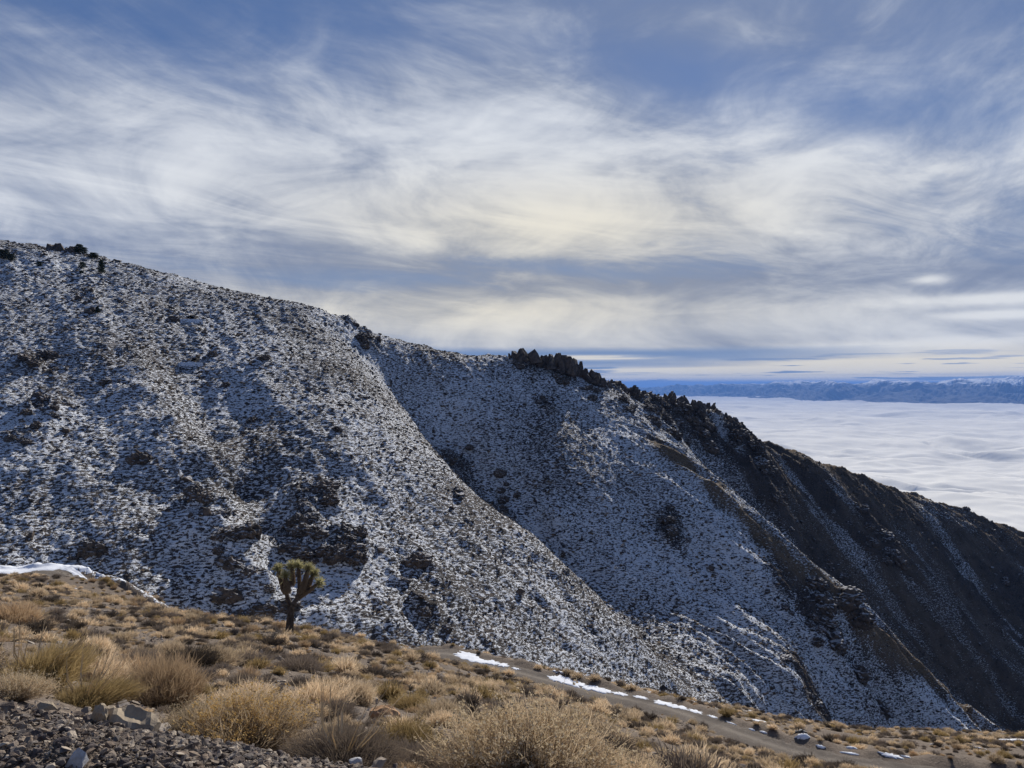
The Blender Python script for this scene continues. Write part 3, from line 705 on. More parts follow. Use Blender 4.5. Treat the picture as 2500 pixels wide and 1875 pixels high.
# ================================================================= shrubs
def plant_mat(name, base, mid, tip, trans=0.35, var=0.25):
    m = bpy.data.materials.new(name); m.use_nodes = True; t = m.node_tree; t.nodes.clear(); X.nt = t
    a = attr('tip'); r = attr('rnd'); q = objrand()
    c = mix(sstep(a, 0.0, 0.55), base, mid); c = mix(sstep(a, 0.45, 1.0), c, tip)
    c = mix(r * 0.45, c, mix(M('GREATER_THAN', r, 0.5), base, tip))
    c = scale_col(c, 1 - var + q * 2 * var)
    o = t.nodes.new('ShaderNodeOutputMaterial'); d = t.nodes.new('ShaderNodeBsdfDiffuse'); tr = t.nodes.new('ShaderNodeBsdfTranslucent'); mx = t.nodes.new('ShaderNodeMixShader')
    put(d.inputs[0], c); put(tr.inputs[0], c); mx.inputs[0].default_value = trans
    t.links.new(d.outputs[0], mx.inputs[1]); t.links.new(tr.outputs[0], mx.inputs[2]); t.links.new(mx.outputs[0], o.inputs[0])
    return m
PM = {'tan': plant_mat('tan_stems', (0.10, 0.076, 0.052), (0.41, 0.305, 0.19), (0.72, 0.57, 0.39), .44, .32),
      'sage': plant_mat('grey_sage_twigs', (0.045, 0.037, 0.033), (0.12, 0.095, 0.085), (0.28, 0.225, 0.17), 0.25),
      'olive': plant_mat('olive_stems', (0.07, 0.053, 0.025), (0.25, 0.175, 0.07), (0.47, 0.35, 0.175)),
      'orange': plant_mat('orange_grass_blades', (0.15, 0.10, 0.06), (0.36, 0.245, 0.14), (0.52, 0.385, 0.245)),
      'dark': plant_mat('blackish_twigs', (0.035, 0.028, 0.026), (0.075, 0.06, 0.05), (0.17, 0.135, 0.10), 0.15),
      'cream': plant_mat('cream_flower_heads', (0.35, 0.27, 0.16), (0.55, 0.45, 0.30), (0.68, 0.58, 0.42), 0.3),
      'yellow': plant_mat('yellow_flower_heads', (0.5, 0.32, 0.12), (0.64, 0.43, 0.17), (0.74, 0.55, 0.28), 0.3)}
def blades(P0, P1, w, seed, sag=0.12, t0=None, t1=None):
    """curved blades from P0 to P1: three triangles each"""
    r = np.random.default_rng(seed); n = len(P0); d = P1 - P0; L = np.linalg.norm(d, axis=1, keepdims=True)
    side = np.cross(d, r.normal(size=(n, 3))); side /= np.linalg.norm(side, axis=1, keepdims=True) + 1e-9
    mid = P0 + d * 0.55 + r.normal(size=(n, 3)) * L * 0.085; mid[:, 2] += sag * L[:, 0]
    ww = (w * r.uniform(0.6, 1.3, (n, 1)))
    V = np.stack([P0 - side * ww, P0 + side * ww, mid - side * ww * .8, mid + side * ww * .8, P1], 1).reshape(-1, 3)
    i = (np.arange(n) * 5)[:, None]
    Fc = np.concatenate([i + [0, 1, 3], i + [0, 3, 2], i + [2, 3, 4]], 1).reshape(-1, 3)
    t0 = np.zeros(n) if t0 is None else t0; t1 = np.ones(n) if t1 is None else t1
    tip = np.stack([t0, t0, (t0 + t1) / 2, (t0 + t1) / 2, t1], 1).ravel(); rnd = np.repeat(r.random(n), 5)
    return V, Fc, tip, rnd
def join(parts):
    V, Fc, T, R = [], [], [], []; o = 0
    for v, f, t, r in parts: V.append(v); Fc.append(f + o); T.append(t); R.append(r); o += len(v)
    return np.concatenate(V), np.concatenate(Fc), np.concatenate(T), np.concatenate(R)
def bush(name, mat, seed, R=1.0, H=0.85, ns=320, nw=420, w=0.016, kind='dome', lean=(0, 0), heads=None):
    r = np.random.default_rng(seed)
    a = r.uniform(0, 2 * np.pi, ns); q = np.sqrt(r.random(ns))
    lob = 1 + 0.28 * np.sin(a * 2 + seed) + 0.16 * np.sin(a * 3 + seed * 2) + 0.10 * np.sin(a * 7 + seed * 5)
    if kind == 'grass': zz = H * (0.55 + 0.45 * r.random(ns)) * (1 - 0.35 * q ** 2); q = q * 0.9
    else: zz = H * np.sqrt(np.clip(1 - q ** 2 * 0.92, 0, 1)) * r.uniform(0.55, 1.08, ns)
    P1 = np.stack([np.cos(a) * q * R * lob + lean[0] * zz, np.sin(a) * q * R * lob + lean[1] * zz, zz], 1)
    b = 0.30 if kind == 'dome' else 0.42
    P0 = np.stack([np.cos(a) * q * R * b + r.normal(0, .03, ns) * R, np.sin(a) * q * R * b + r.normal(0, .03, ns) * R, -0.05 * np.ones(ns)], 1)
    parts = [blades(P0, P1, w, seed, 0.12 if kind == 'dome' else 0.02)]
    k = r.integers(0, ns, nw); t = r.uniform(0.45, 0.95, (nw, 1)); S = P0[k] + (P1[k] - P0[k]) * t
    S[:, 2] += (0.12 if kind == 'dome' else 0) * 0.6 * np.linalg.norm(P1[k] - P0[k], axis=1) * (1 - t[:, 0])
    dr = S - np.array([0, 0, -0.2 * H]); dr /= np.linalg.norm(dr, axis=1, keepdims=True)
    dr = dr * 0.9 + r.normal(size=(nw, 3)) * 0.45 + np.array([lean[0], lean[1], 0.45])
    E = S + dr * R * r.uniform(0.08, 0.26, (nw, 1)); E[:, 2] = np.maximum(E[:, 2], 0.02)
    parts.append(blades(S, E, w * 0.75, seed + 1, 0.0, t[:, 0] * .8, np.ones(nw)))
    V, Fc, T, Rn = join(parts)
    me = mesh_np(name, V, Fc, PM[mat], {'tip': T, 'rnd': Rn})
    tips = np.concatenate([P1[zz > H * .45], E[E[:, 2] > H * .5]])
    return me, tips
def head_mesh(name, mat, tips, seed, n=1400, s=0.03):
    """clusters of small dry flower heads at the stem tips"""
    r = np.random.default_rng(seed); c = tips[r.integers(0, len(tips), n // 5)]
    P0 = np.repeat(c, 5, 0) + r.normal(0, s * .7, (len(c) * 5, 3)); d = r.normal(size=P0.shape); d /= np.linalg.norm(d, axis=1, keepdims=True)
    V, Fc, T, Rn = blades(P0 - d * s * .5, P0 + d * s * .5, s * .35, seed, 0.0)
    return mesh_np(name, V, Fc, PM[mat], {'tip': T, 'rnd': Rn})
KIND = {   # kind: (object name, look for labels, material)
    'tan': ('rabbitbrush', 'tan domed rabbitbrush'), 'sage': ('sagebrush', 'grey-brown twiggy sagebrush'), 'olive': ('green_ephedra', 'olive-gold stemmed shrub'),
    'orange': ('bunch_grass', 'orange dry bunch grass'), 'dark': ('blackbrush', 'blackish low shrub')}
MID = {k: [] for k in KIND}
for i, k in enumerate(KIND):
    for v in range(3):
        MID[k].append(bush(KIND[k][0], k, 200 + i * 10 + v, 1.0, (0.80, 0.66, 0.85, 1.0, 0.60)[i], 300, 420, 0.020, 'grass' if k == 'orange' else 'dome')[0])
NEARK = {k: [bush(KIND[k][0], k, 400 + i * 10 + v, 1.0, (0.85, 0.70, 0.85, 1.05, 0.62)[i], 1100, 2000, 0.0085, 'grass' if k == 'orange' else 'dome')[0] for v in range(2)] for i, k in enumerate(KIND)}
print('plants', round(time.time() - T0, 1))
SHRUBS = []     # individuals: object, kind, px, py, size in px
def place_bush(kind, x, y, R, me, sz=1.0, rz=None):
    z = float(hz(x, y)); o = obj(KIND[kind][0], me); o.location = (x, y, z - 0.03 * R)
    o.rotation_euler = (0, 0, r_.uniform(0, 6.28) if rz is None else rz); o.scale = (R, R, R * sz)
    return o
# the large shrubs nearest the camera: kind, px, distance, radius (m), height factor, seed, extras
BIG = [('tan', 590, 7.3, 0.55, 0.98, 11, 'yellow', 'large golden rabbitbrush with yellow dry flowers below the hollow boulder'),
       ('tan', 490, 7.6, 0.36, 0.9, 12, 'cream', 'pale rabbitbrush with cream tips between the hollow boulder and the yellow-flowered shrub'),
       ('tan', 1290, 6.6, 0.70, 0.92, 13, 'cream', 'largest pale shrub with cream seed heads at the bottom edge'),
       ('tan', 1540, 6.4, 0.40, 0.66, 14, 'cream', 'lower straw-coloured shrub with cream seed heads beside the largest pale shrub'),
       ('orange', 400, 9.6, 0.62, 0.92, 15, None, 'large orange-tan grass clump behind the hollow boulder'),
       ('olive', 100, 8.4, 0.52, 0.95, 16, 'twig', 'large olive-gold shrub with pale dead twigs above the gravel bank'),
       ('olive', 215, 7.6, 0.38, 0.66, 17, 'twig', 'leaning straw-olive shrub between the gravel bank and the orange grass clump'),
       ('tan', 30, 6.3, 0.26, 0.7, 18, 'cream', 'small cream-tipped shrub at the edge of the gravel bank'),
       ('orange', 25, 24.5, 1.0, 0.62, 19, None, 'bright orange grass mound at the picture edge on the upper slope'),
       ('sage', 850, 6.6, 0.48, 0.72, 20, 'twig', 'grey dried-out shrub with bare pale twigs at the bottom edge'),
       ('sage', 1010, 7.0, 0.36, 0.6, 21, None, 'grey twiggy shrub beside the largest pale shrub'),
       ('tan', 1775, 15.0, 0.50, 0.75, 22, None, 'straw-coloured dome shrub at the lower end of the slope beside the road'),
       ('olive', 780, 15.5, 0.25, 1.0, 23, None, 'small round brown dome shrub below the grey sage clump'),
       ('dark', 455, 17.0, 0.62, 0.9, 24, None, 'dark tangled shrub behind the large orange grass clump'),
       ('tan', 520, 17.5, 0.55, 0.9, 25, None, 'tan fluffy shrub growing against the dark tangled shrub'),
       ('sage', 735, 19.0, 0.62, 0.75, 26, None, 'widest grey sage clump in the middle of the slope'),
       ('tan', 720, 7.4, 0.32, 0.6, 27, None, 'thin tan shrub beside the yellow-flowered rabbitbrush')]
taken = []
for kind, px, Y, R, hf, sd_, ex, lab in BIG:
    near = Y < 10
    H = {'tan': .85, 'sage': .7, 'olive': .85, 'orange': 1.0, 'dark': .62}[kind]
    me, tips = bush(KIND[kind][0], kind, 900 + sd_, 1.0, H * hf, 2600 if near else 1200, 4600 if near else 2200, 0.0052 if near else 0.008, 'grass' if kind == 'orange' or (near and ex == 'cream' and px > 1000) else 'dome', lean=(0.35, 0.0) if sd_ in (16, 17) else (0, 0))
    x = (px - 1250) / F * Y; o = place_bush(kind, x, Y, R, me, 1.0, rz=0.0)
    taken.append((x, Y, R))
    o.data.name = KIND[kind][0]
    tag(o, lab, 'shrub' if kind != 'orange' else 'grass', 'shrubs and grass clumps on the near slope')
    if ex in ('yellow', 'cream'):
        obj('flower_heads', head_mesh('flower_heads', ex, tips, sd_, 6500 if px == 1290 else 5500, 0.034), o)
    elif ex == 'twig':
        for t in range(16):
            rr = random.Random(sd_ * 50 + t); a = rr.uniform(0, 6.28); b0 = Vector((math.cos(a) * .3, math.sin(a) * .3, .4)); 
            P = [b0, b0 + Vector((math.cos(a) * .25 + .1, math.sin(a) * .25, .35)), b0 + Vector((math.cos(a) * .45 + .3, math.sin(a) * .35, .50 + rr.uniform(0, .55)))]
            cu = bmesh.new(); prev = None
            for k, q in enumerate(P):
                w = .019 * (1 - k * .35); ring = [cu.verts.new(q + Vector((math.cos(j * 2.094) * w, math.sin(j * 2.094) * w, 0))) for j in range(3)]
                if prev: [cu.faces.new((prev[j], prev[(j + 1) % 3], ring[(j + 1) % 3], ring[j])) for j in range(3)]
                prev = ring
            tm = bpy.data.meshes.new('dead_twig'); cu.to_mesh(tm); cu.free(); tm.materials.append(PM['cream']); 
            for nm in ('tip', 'rnd'): tm.attributes.new(nm, 'FLOAT', 'POINT').data.foreach_set('value', [.6] * len(tm.vertices))
            obj('dead_twig', tm, o)
# everything else on the slope
cand = []
cell = {}
def free(x, y, R, f=0.72):
    ci, cj = int(x // 1.5), int(y // 1.5)
    for i in (-1, 0, 1):
        for j in (-1, 0, 1):
            for (a, b_, c_) in cell.get((ci + i, cj + j), ()):
                if (a - x) ** 2 + (b_ - y) ** 2 < ((R + c_) * f) ** 2: return False
    cell.setdefault((ci, cj), []).append((x, y, R)); return True
for t in taken: cell.setdefault((int(t[0] // 1.5), int(t[1] // 1.5)), []).append((t[0], t[1], t[2]))
NC = 34000
cy_ = np.sqrt(RNG.uniform(7.0 ** 2, 118 ** 2, NC)); cx_ = RNG.uniform(-0.74, 0.74, NC) * cy_
sdd, _ = road_info(cx_, cy_)
dens = fbm(cx_ * .16, cy_ * .16, 3, 400); tone = fbm(cx_ * .10, cy_ * .10, 2, 410); rn = RNG.random(NC); rs = RNG.random(NC); rk_ = RNG.random(NC)
for i in range(NC):
    x, y = float(cx_[i]), float(cy_[i]); outer = sdd[i] > 0
    if -2.9 < sdd[i] < 2.3 and y > 30: continue
    if y > 78 and x < -35 and -2 < sdd[i] < 4.5: continue
    if outer and rn[i] > 0.28 + 0.5 * dens[i]: continue
    if not outer and rn[i] > 0.92 + 1.7 * dens[i]: continue
    if y < 8.5 and (x - 0) / y * F + 1250 < 520: continue
    R = 0.18 + 0.42 * rs[i] ** 2.3 + (0.05 if y > 25 else 0)
    q = rk_[i] + 0.25 * tone[i]
    k = 'tan' if q < 0.36 else 'sage' if q < 0.66 else 'dark' if q < 0.84 else 'olive' if q < 0.95 else 'orange'
    if k == 'orange': R *= 0.75
    if not free(x, y, R, 0.80 if not outer else 0.9): continue
    cand.append((x, y, R, k))
print('shrub candidates', len(cand), round(time.time() - T0, 1))
cx = np.array([c[0] for c in cand]); cyy = np.array([c[1] for c in cand]); cR = np.array([c[2] for c in cand]); czz = hz(cx, cyy)
cpx = cx / cyy * F + 1250; cpy = 937.5 - (czz + cR * .4) / cyy * F; csz = 2 * cR / cyy * F
vis = visible(cx, cyy, czz + cR * .5) & (cpx > 5) & (cpx < 2495) & (cpy < 1860)
score = np.where(vis, csz, 0); order = np.argsort(-score)
top = set(order[:283].tolist())
LM = [('twisted tree', 705, 1545), ('hollow boulder', 310, 1785), ('yellow-flowered shrub', 590, 1800), ('largest pale shrub', 1290, 1800), ('cracked orange rock', 935, 1755), ('grey sage clump', 735, 1660), ('dark tangled shrub', 455, 1610), ('bright orange grass mound', 30, 1530), ('fallen log', 868, 1550), ('dark brown rock under the road', 1440, 1700), ('pale cream rock', 868, 1868), ('straw dome shrub by the road', 1775, 1850), ('dark rock on bare gravel', 545, 1650)]
IND = []
for i in top:
    x, y, R, k = cand[i]
    me = (NEARK if csz[i] > 95 else MID)[k][r_.randrange(2)]
    o = place_bush(k, x, y, R, me, r_.uniform(.8, 1.2)); IND.append((o, k, cpx[i], cpy[i], R))
ORD = 'nearest second third fourth fifth sixth seventh eighth ninth tenth eleventh twelfth thirteenth fourteenth fifteenth sixteenth seventeenth eighteenth nineteenth twentieth'.split()
ORD += ['twenty-' + w for w in 'first second third fourth fifth sixth seventh eighth ninth'.split()] + ['thirtieth'] + ['thirty-' + w for w in 'first second third fourth fifth sixth seventh eighth ninth'.split()]
cells = {}
for o, k, a, b_, R in IND:
    d = sorted((math.hypot(a - l[1], (b_ - l[2]) * 1.6), l) for l in LM)[0]; l = d[1]
    ddx, ddy = a - l[1], (b_ - l[2]) * 1.6
    rel = ('to the right of' if ddx > 0 else 'to the left of') if abs(ddx) > abs(ddy) else ('in front of' if ddy > 0 else 'behind')
    size = 'small' if R < .24 else 'medium' if R < .36 else 'large'
    cells.setdefault((k, size, rel, l[0]), []).append((d[0], o))
for (k, size, rel, ln), v in cells.items():
    for i, (_, o) in enumerate(sorted(v, key=lambda t: t[0])):
        w = (ORD[i] + ' ') if len(v) > 1 else ''
        tag(o, '%s%s %s %s the %s' % (w, size, KIND[k][1], rel, ln), 'shrub' if k != 'orange' else 'grass', 'shrubs and grass clumps on the near slope')
rest = [i for i in range(len(cand)) if i not in top]
protos = [MID[k][v] for k in KIND for v in range(3)]; ks = list(KIND)
scatter('desert_shrubs', protos, [(cx[i], cyy[i], czz[i] - .02) for i in rest], [(0, 0, r_.uniform(0, 6.28)) for _ in rest], [(cR[i], cR[i], cR[i] * r_.uniform(.85, 1.35)) for i in rest], [ks.index(cand[i][3]) * 3 + r_.randrange(3) for i in rest])
# low dead grass and litter between the shrubs
n = 7000; y = np.sqrt(RNG.uniform(6.3 ** 2, 62 ** 2, n)); x = RNG.uniform(-.70, .5, n) * y; sdd, _ = road_info(x, y); ok = (sdd < -3.2) | (y < 30)
ok &= ~((y < 7) & (x / y * F + 1250 < 600)) & (fbm(x * .3, y * .3, 2, 420) > -0.25); x, y = x[ok], y[ok]; n = len(x); R = RNG.uniform(.07, .18, n)
scatter('dry_ground_cover', [MID['tan'][0], MID['orange'][1], MID['sage'][2], MID['dark'][0]], np.stack([x, y, hz(x, y) - .01], 1), np.stack([0 * x, 0 * x, RNG.uniform(0, 6.28, n)], 1), np.stack([R, R, R * .8], 1), RNG.choice(4, n, p=[.42, .2, .25, .13]))
print('shrubs', round(time.time() - T0, 1))
# brush on the snowy mountain: past counting
lump_m, b = new_mat('snow_caught_brush', 1.0); p = geo(); r = objrand(); nx_, ny_, nz_ = sep(geo('Normal'))
c = mix(r, (0.045, 0.037, 0.033), (0.12, 0.092, 0.07)); c = mix(M('GREATER_THAN', r, 0.86), c, (0.16, 0.115, 0.07)); put(b.inputs['Base Color'], c)
def lump(seed):
    bm = bmesh.new(); bmesh.ops.create_icosphere(bm, subdivisions=2, radius=1); rr = random.Random(seed)
    for v in bm.verts:
        f = rr.uniform(.62, 1.25); v.co = Vector((v.co.x * f, v.co.y * f, max(-.3, v.co.z * .75 * f)))
    me = bpy.data.meshes.new('brush'); bm.to_mesh(me); bm.free(); me.materials.append(lump_m); return me
n = 120000
y = RNG.uniform(112, 520, n) ; pxs = RNG.uniform(-60, 2560, n); x = (pxs - 1250) / F * y
keep = RNG.random(n) < (y / 420); x, y = x[keep], y[keep]
dn = fbm(x * .05, y * .05, 3, 500) ; z = hz(x, y)
keep = (RNG.random(len(x)) < 0.75 + 0.6 * dn); x, y, z = x[keep], y[keep], z[keep]
R = (0.16 + 0.34 * RNG.random(len(x)) ** 2.6) * np.clip(y / 220, .75, 1.15); dr_ = bil(dryn, x, y); R = R * (1 - .25 * dr_)
print('brush', len(x))
n = len(x); scatter('mountain_brush', [lump(i) for i in range(6)], np.stack([x, y, z], 1), np.stack([0 * x, 0 * x, RNG.uniform(0, 6.28, n)], 1), np.stack([R * RNG.uniform(1.0, 1.6, n), R, R * RNG.uniform(.7, 1.1, n)], 1), RNG.integers(0, 6, n))
# ================================================================= gravel bank and loose stones
n = 46000
y = RNG.uniform(3.3, 5.7, n); pxs = RNG.uniform(-150, 900, n); x = (pxs - 1250) / F * y
lim = np.interp(pxs, [-150, 0, 130, 250, 400, 600, 790, 900], [5.0, 5.0, 5.25, 5.4, 5.65, 5.6, 5.4, 5.2]) + 0.12 * fbm(x * 3, y * 3, 2, 600)
s = 0.008 + 0.012 * RNG.pareto(2.0, n); s = np.clip(s, .009, .09); ok = (y < lim)
x, y, s, pxs = x[ok], y[ok], s[ok], pxs[ok]; z = hz(x, y)
sz = s / y * F * ((937.5 - z / y * F) < 1885) * (pxs > -10) * visible(x, y, z + s * .5, 60)
o_ = np.argsort(-sz)[:290]; top = set(o_.tolist())
def srot(): return (r_.gauss(0, .45), r_.gauss(0, .45), r_.uniform(0, 6.28))
for i in o_:
    o = obj('stone', STONES[r_.randrange(10)], near_hill, (x[i], y[i], z[i] + s[i] * .12)); o.scale = (s[i],) * 3; o.rotation_euler = srot()
rest = np.array([i for i in range(len(x)) if i not in top])
scatter('gravel', STONES, np.stack([x[rest], y[rest], z[rest] + s[rest] * RNG.uniform(.0, .35, len(rest))], 1), [srot() for _ in rest], np.stack([s[rest]] * 3, 1), RNG.integers(0, 10, len(rest)), near_hill)
n = 90000; y = np.sqrt(RNG.uniform(5.5 ** 2, 60 ** 2, n)) ; x = RNG.uniform(-.70, .45, n) * y; sdd, _ = road_info(x, y)
pat = fbm(x * .35, y * .35, 3, 610); ok = (((sdd < -2.9) | (y < 30)) & (RNG.random(n) < 0.35 + 1.2 * pat)); x, y = x[ok], y[ok]; s = 0.03 + 0.07 * RNG.pareto(3.0, len(x)); s = np.clip(s, .02, .30) * np.where(y > 25, 1.25, 1)
STONES_P = [hull_mesh('stone', 130 + i, (1, .75, (.3, .5, .4)[i % 3]), 12, MAT_SCREE) for i in range(7)]
scatter('scree', STONES_P, np.stack([x, y, hz(x, y) + s * .08], 1), [srot() for _ in x], np.stack([s] * 3, 1), RNG.integers(0, 7, len(x)), near_hill)
# broken rock lying on the dark ridge and round the outcrops
n = 60000; y = RNG.uniform(150, 520, n); pxs = RNG.uniform(-40, 2560, n); x = (pxs - 1250) / F * y; rk = bil(GROCK, x, y); wt = 0.10 + 0.9 * rk + 0.30 * ss(x, 40, 110) * ss(y, 325, 350)
ok = RNG.random(n) < wt * (y / 400); x, y = x[ok], y[ok]; s = np.clip(0.5 + 0.5 * RNG.pareto(2.6, len(x)), .4, 3.2)
ROCKS_D = [hull_mesh('rock', 150 + i, (1, .8, (.5, .8, .65)[i % 3]), 13, MAT_CRAG) for i in range(6)]
scatter('broken_rock', ROCKS_D, np.stack([x, y, hz(x, y) + s * .05], 1), [srot() for _ in x], np.stack([s] * 3, 1), RNG.integers(0, 6, len(x)), mountain)
print('broken rock', len(x))
# ---- the marked rocks
bm = bmesh.new(); nl, nr = 13, 9     # long boulder with a hollow upper side
for i in range(nl + 1):
    t = i / nl; xx = (t - .5) * .42; e = math.sin(math.pi * min(max(t, .06), .94)) ** .30
    for j in range(nr):
        a = 2 * math.pi * j / nr; ry = .105 * e; rz_ = .068 * e; cy2, cz2 = math.cos(a) * ry, math.sin(a) * rz_
        if cz2 > 0: cz2 = cz2 * (1 - 0.95 * math.exp(-((t - .55) / .26) ** 2) * max(0, 1 - abs(cy2) / (.068)))
        nzz = mn.fractal(Vector((xx * 14, cy2 * 14, cz2 * 14)), 1, 2, 5) * .024
        bm.verts.new((xx + nzz * .4, cy2 * (1 + nzz * 4), cz2 + nzz))
bm.verts.ensure_lookup_table()
for i in range(nl):
    for j in range(nr): bm.faces.new([bm.verts[i * nr + j], bm.verts[i * nr + (j + 1) % nr], bm.verts[(i + 1) * nr + (j + 1) % nr], bm.verts[(i + 1) * nr + j]])
bm.faces.new([bm.verts[j] for j in range(nr)]); bm.faces.new([bm.verts[nl * nr + nr - 1 - j] for j in range(nr)])
bmesh.ops.recalc_face_normals(bm, faces=bm.faces)
me = bpy.data.meshes.new('boulder'); bm.to_mesh(me); bm.free(); me.materials.append(MAT_BOULDER)
def at(px, py, Y, dz=0): 
    x = (px - 1250) / F * Y; return (x, Y, float(hz(x, Y)) + dz)
def thing(name, me, loc, rot, sc, lab, cat, grp=None):
    o = obj(name, me, None, loc); o.rotation_euler = rot; o.scale = sc; return tag(o, lab, cat, grp)
thing('boulder', me, at(318, 1785, 4.85, .055), (0.25, 0.20, -0.12), (.82, .82, .9), 'long tan boulder with a hollow worn into its upper side on the gravel bank', 'boulder')
thing('rock', rock_mesh('rock', 71, (1, 1, 1), 3, .35, 1.6, MAT_BOULDER), at(243, 1760, 4.8, .05), (.2, .1, .4), (.09, .09, .16), 'upright tan rock leaning against the end of the hollow boulder', 'rock')
thing('rock', hull_mesh('rock', 72, (1, .5, .35), 14, MAT_BOULDER), at(285, 1812, 4.45, .02), (.1, .1, .1), (.13, .13, .10), 'flat slab of tan rock lying in front of the hollow boulder', 'rock')
bm = bmesh.new()
vs_ = [bm.verts.new(v) for v in ((-.5, -.25, -.35), (.42, -.30, -.40), (.5, .35, -.3), (-.4, .4, -.3), (.12, .0, .55), (.46, .08, .22), (-.12, -.02, .34), (.40, -.22, -.12))]
bmesh.ops.convex_hull(bm, input=bm.verts); me = bpy.data.meshes.new('rock'); bm.to_mesh(me); bm.free(); me.materials.append(MAT_PALE)
thing('rock', me, at(186, 1850, 3.68, .045), (0, 0, .1), (.088, .088, .088), 'pale grey pointed rock standing out of the dark front of the gravel bank', 'rock')
thing('rock', hull_mesh('rock', 75, (1, .8, .6), 15, MAT_PALE), at(868, 1868, 5.35, .03), (.2, .1, .3), (.11, .11, .12), 'pale cream rock beside the grey dried-out shrub at the bottom edge', 'rock')
thing('rock', rock_mesh('rock', 76, (1, 1, 1), 3, .3, 1.3, MAT_ORANGE), at(940, 1762, 13.2, .08), (.1, .25, .2), (.50, .34, .30), 'cracked orange-brown rock among tan shrubs in the middle of the slope', 'rock')
thing('rock', hull_mesh('rock', 77, (1, .8, .5), 14, MAT_BOULDER), at(118, 1725, 4.95, .05), (.5, .2, .9), (.15, .15, .14), 'largest pale rock on the crest of the gravel bank under the olive-gold shrub', 'rock')
thing('rock', hull_mesh('rock', 78, (1, .8, .5), 14, MAT_STONE), at(20, 1725, 4.75, .04), (.2, .5, .1), (.14, .14, .14), 'angular grey rock on the gravel bank beside the small cream-tipped shrub', 'rock')
for i, (px, py, Y, s_, lab) in enumerate([(545, 1650, 22, .35, 'dark angular rock on bare gravel beyond the dark tangled shrub'), (1440, 1700, 45, .7, 'dark brown rock on the slope close under the road edge'), (1470, 1695, 47, .5, 'small dark rock beside the dark brown rock under the road'),
                             (1955, 1818, 62, 1.0, 'dark block of rock among shrubs beyond the road'), (1880, 1548, 0, 0, None)]):
    if lab: thing('rock', rock_mesh('rock', 80 + i, (1, 1, 1), 3, .35, 1.5, MAT_CRAG), at(px, py, Y, s_ * .2), (0, 0, i), (s_, s_ * .8, s_ * .75), lab, 'rock')
# bleached fallen log
x0, y0, z0 = at(868, 1550, 56, .12); bm = bmesh.new(); prev = None
for k in range(9):
    t = k / 8; c = Vector((x0 + (t - .5) * 1.8, y0 + .1 * math.sin(t * 5), float(hz(x0 + (t - .5) * 1.8, y0)) + .10 + .05 * math.sin(t * 7))); w = .085 * (1 - .5 * t)
    ring = [bm.verts.new(c + Vector((0, math.cos(j * 1.047) * w, math.sin(j * 1.047) * w))) for j in range(6)]
    if prev: [bm.faces.new((prev[j], prev[(j + 1) % 6], ring[(j + 1) % 6], ring[j])) for j in range(6)]
    else: bm.faces.new(ring[::-1])
    prev = ring
bm.faces.new(prev); me = bpy.data.meshes.new('fallen_log'); bm.to_mesh(me); bm.free(); me.materials.append(simple_mat('bleached_wood', (0.42, 0.38, 0.32), (0.55, 0.50, 0.42), 6))
tag(obj('fallen_log', me), 'bleached fallen log lying on the rim of the slope past the twisted tree', 'log')
print('stones', round(time.time() - T0, 1))
# ================================================================= the tree with spiky leaf heads
TY = 40.0; TB = at(706, 1549, TY, -.1); K = TY / F
MAT_BARK = simple_mat('furrowed_bark', (0.05, 0.04, 0.033), (0.15, 0.12, 0.095), 7, bs=1.0, bd=0.06)
PM['thatch'] = plant_mat('dead_leaf_thatch', (0.12, 0.085, 0.055), (0.26, 0.19, 0.125), (0.40, 0.32, 0.22), 0.25, .1)
PM['bark'] = plant_mat('shaggy_bark', (0.05, 0.04, 0.032), (0.11, 0.088, 0.07), (0.20, 0.165, 0.13), 0.1, .1)
PM['spike'] = plant_mat('green_spikes', (0.34, 0.30, 0.16), (0.28, 0.27, 0.11), (0.62, 0.56, 0.34), 0.40, .15)
def tp(px, py, dy=0.0): return Vector(((px - 705.5) * K, dy, (1549 - py) * K + .1))
tree = empty('joshua_tree', TB); tag(tree, 'lone forked tree with spiky green leaf heads on the rim of the tan slope', 'tree')
def limb(name, pts, rad, seed):
    bm = bmesh.new(); prev = None; n = 12; m_ = []
    for a in range(len(pts) - 1):
        for k in range(5): m_.append((pts[a].lerp(pts[a + 1], k / 5), rad[a] + (rad[a + 1] - rad[a]) * k / 5))
    m_.append((pts[-1], rad[-1]))
    for i, (c, w) in enumerate(m_):
        d = (m_[min(i + 1, len(m_) - 1)][0] - m_[max(i - 1, 0)][0]).normalized(); u = d.cross(Vector((0, 1, 0.01))).normalized(); v = d.cross(u)
        ring = []
        for j in range(n):
            a = j * 2 * math.pi / n; f = w * (1 + .22 * mn.noise(Vector((math.cos(a) * 1.5, math.sin(a) * 1.5 + seed, c.z * 2.5))) + .06 * math.cos(a * 5 + c.z * 3)); ring.append(bm.verts.new(c + u * math.cos(a) * f + v * math.sin(a) * f))
        if prev: [bm.faces.new((prev[j], prev[(j + 1) % n], ring[(j + 1) % n], ring[j])) for j in range(n)]
        prev = ring
    bm.faces.new(prev); bmesh.ops.recalc_face_normals(bm, faces=bm.faces)
    me = bpy.data.meshes.new(name); bm.to_mesh(me); bm.free(); me.materials.append(MAT_BARK); return obj(name, me, tree)
limb('trunk', [tp(705.5, 1552), tp(706, 1520), tp(709, 1490), tp(713, 1472)], [.19, .165, .15, .13], 1)
r = np.random.default_rng(690); n = 1300; zz = r.uniform(.15, 1.55, n); a_ = r.uniform(0, 6.28, n); rad_ = .185 - .03 * zz
P0 = np.stack([np.cos(a_) * rad_ * .9 + .09 * zz / 1.5, np.sin(a_) * rad_ * .9, zz], 1); E = P0 + np.stack([np.cos(a_) * .035, np.sin(a_) * .035, -r.uniform(.08, .2, n)], 1)
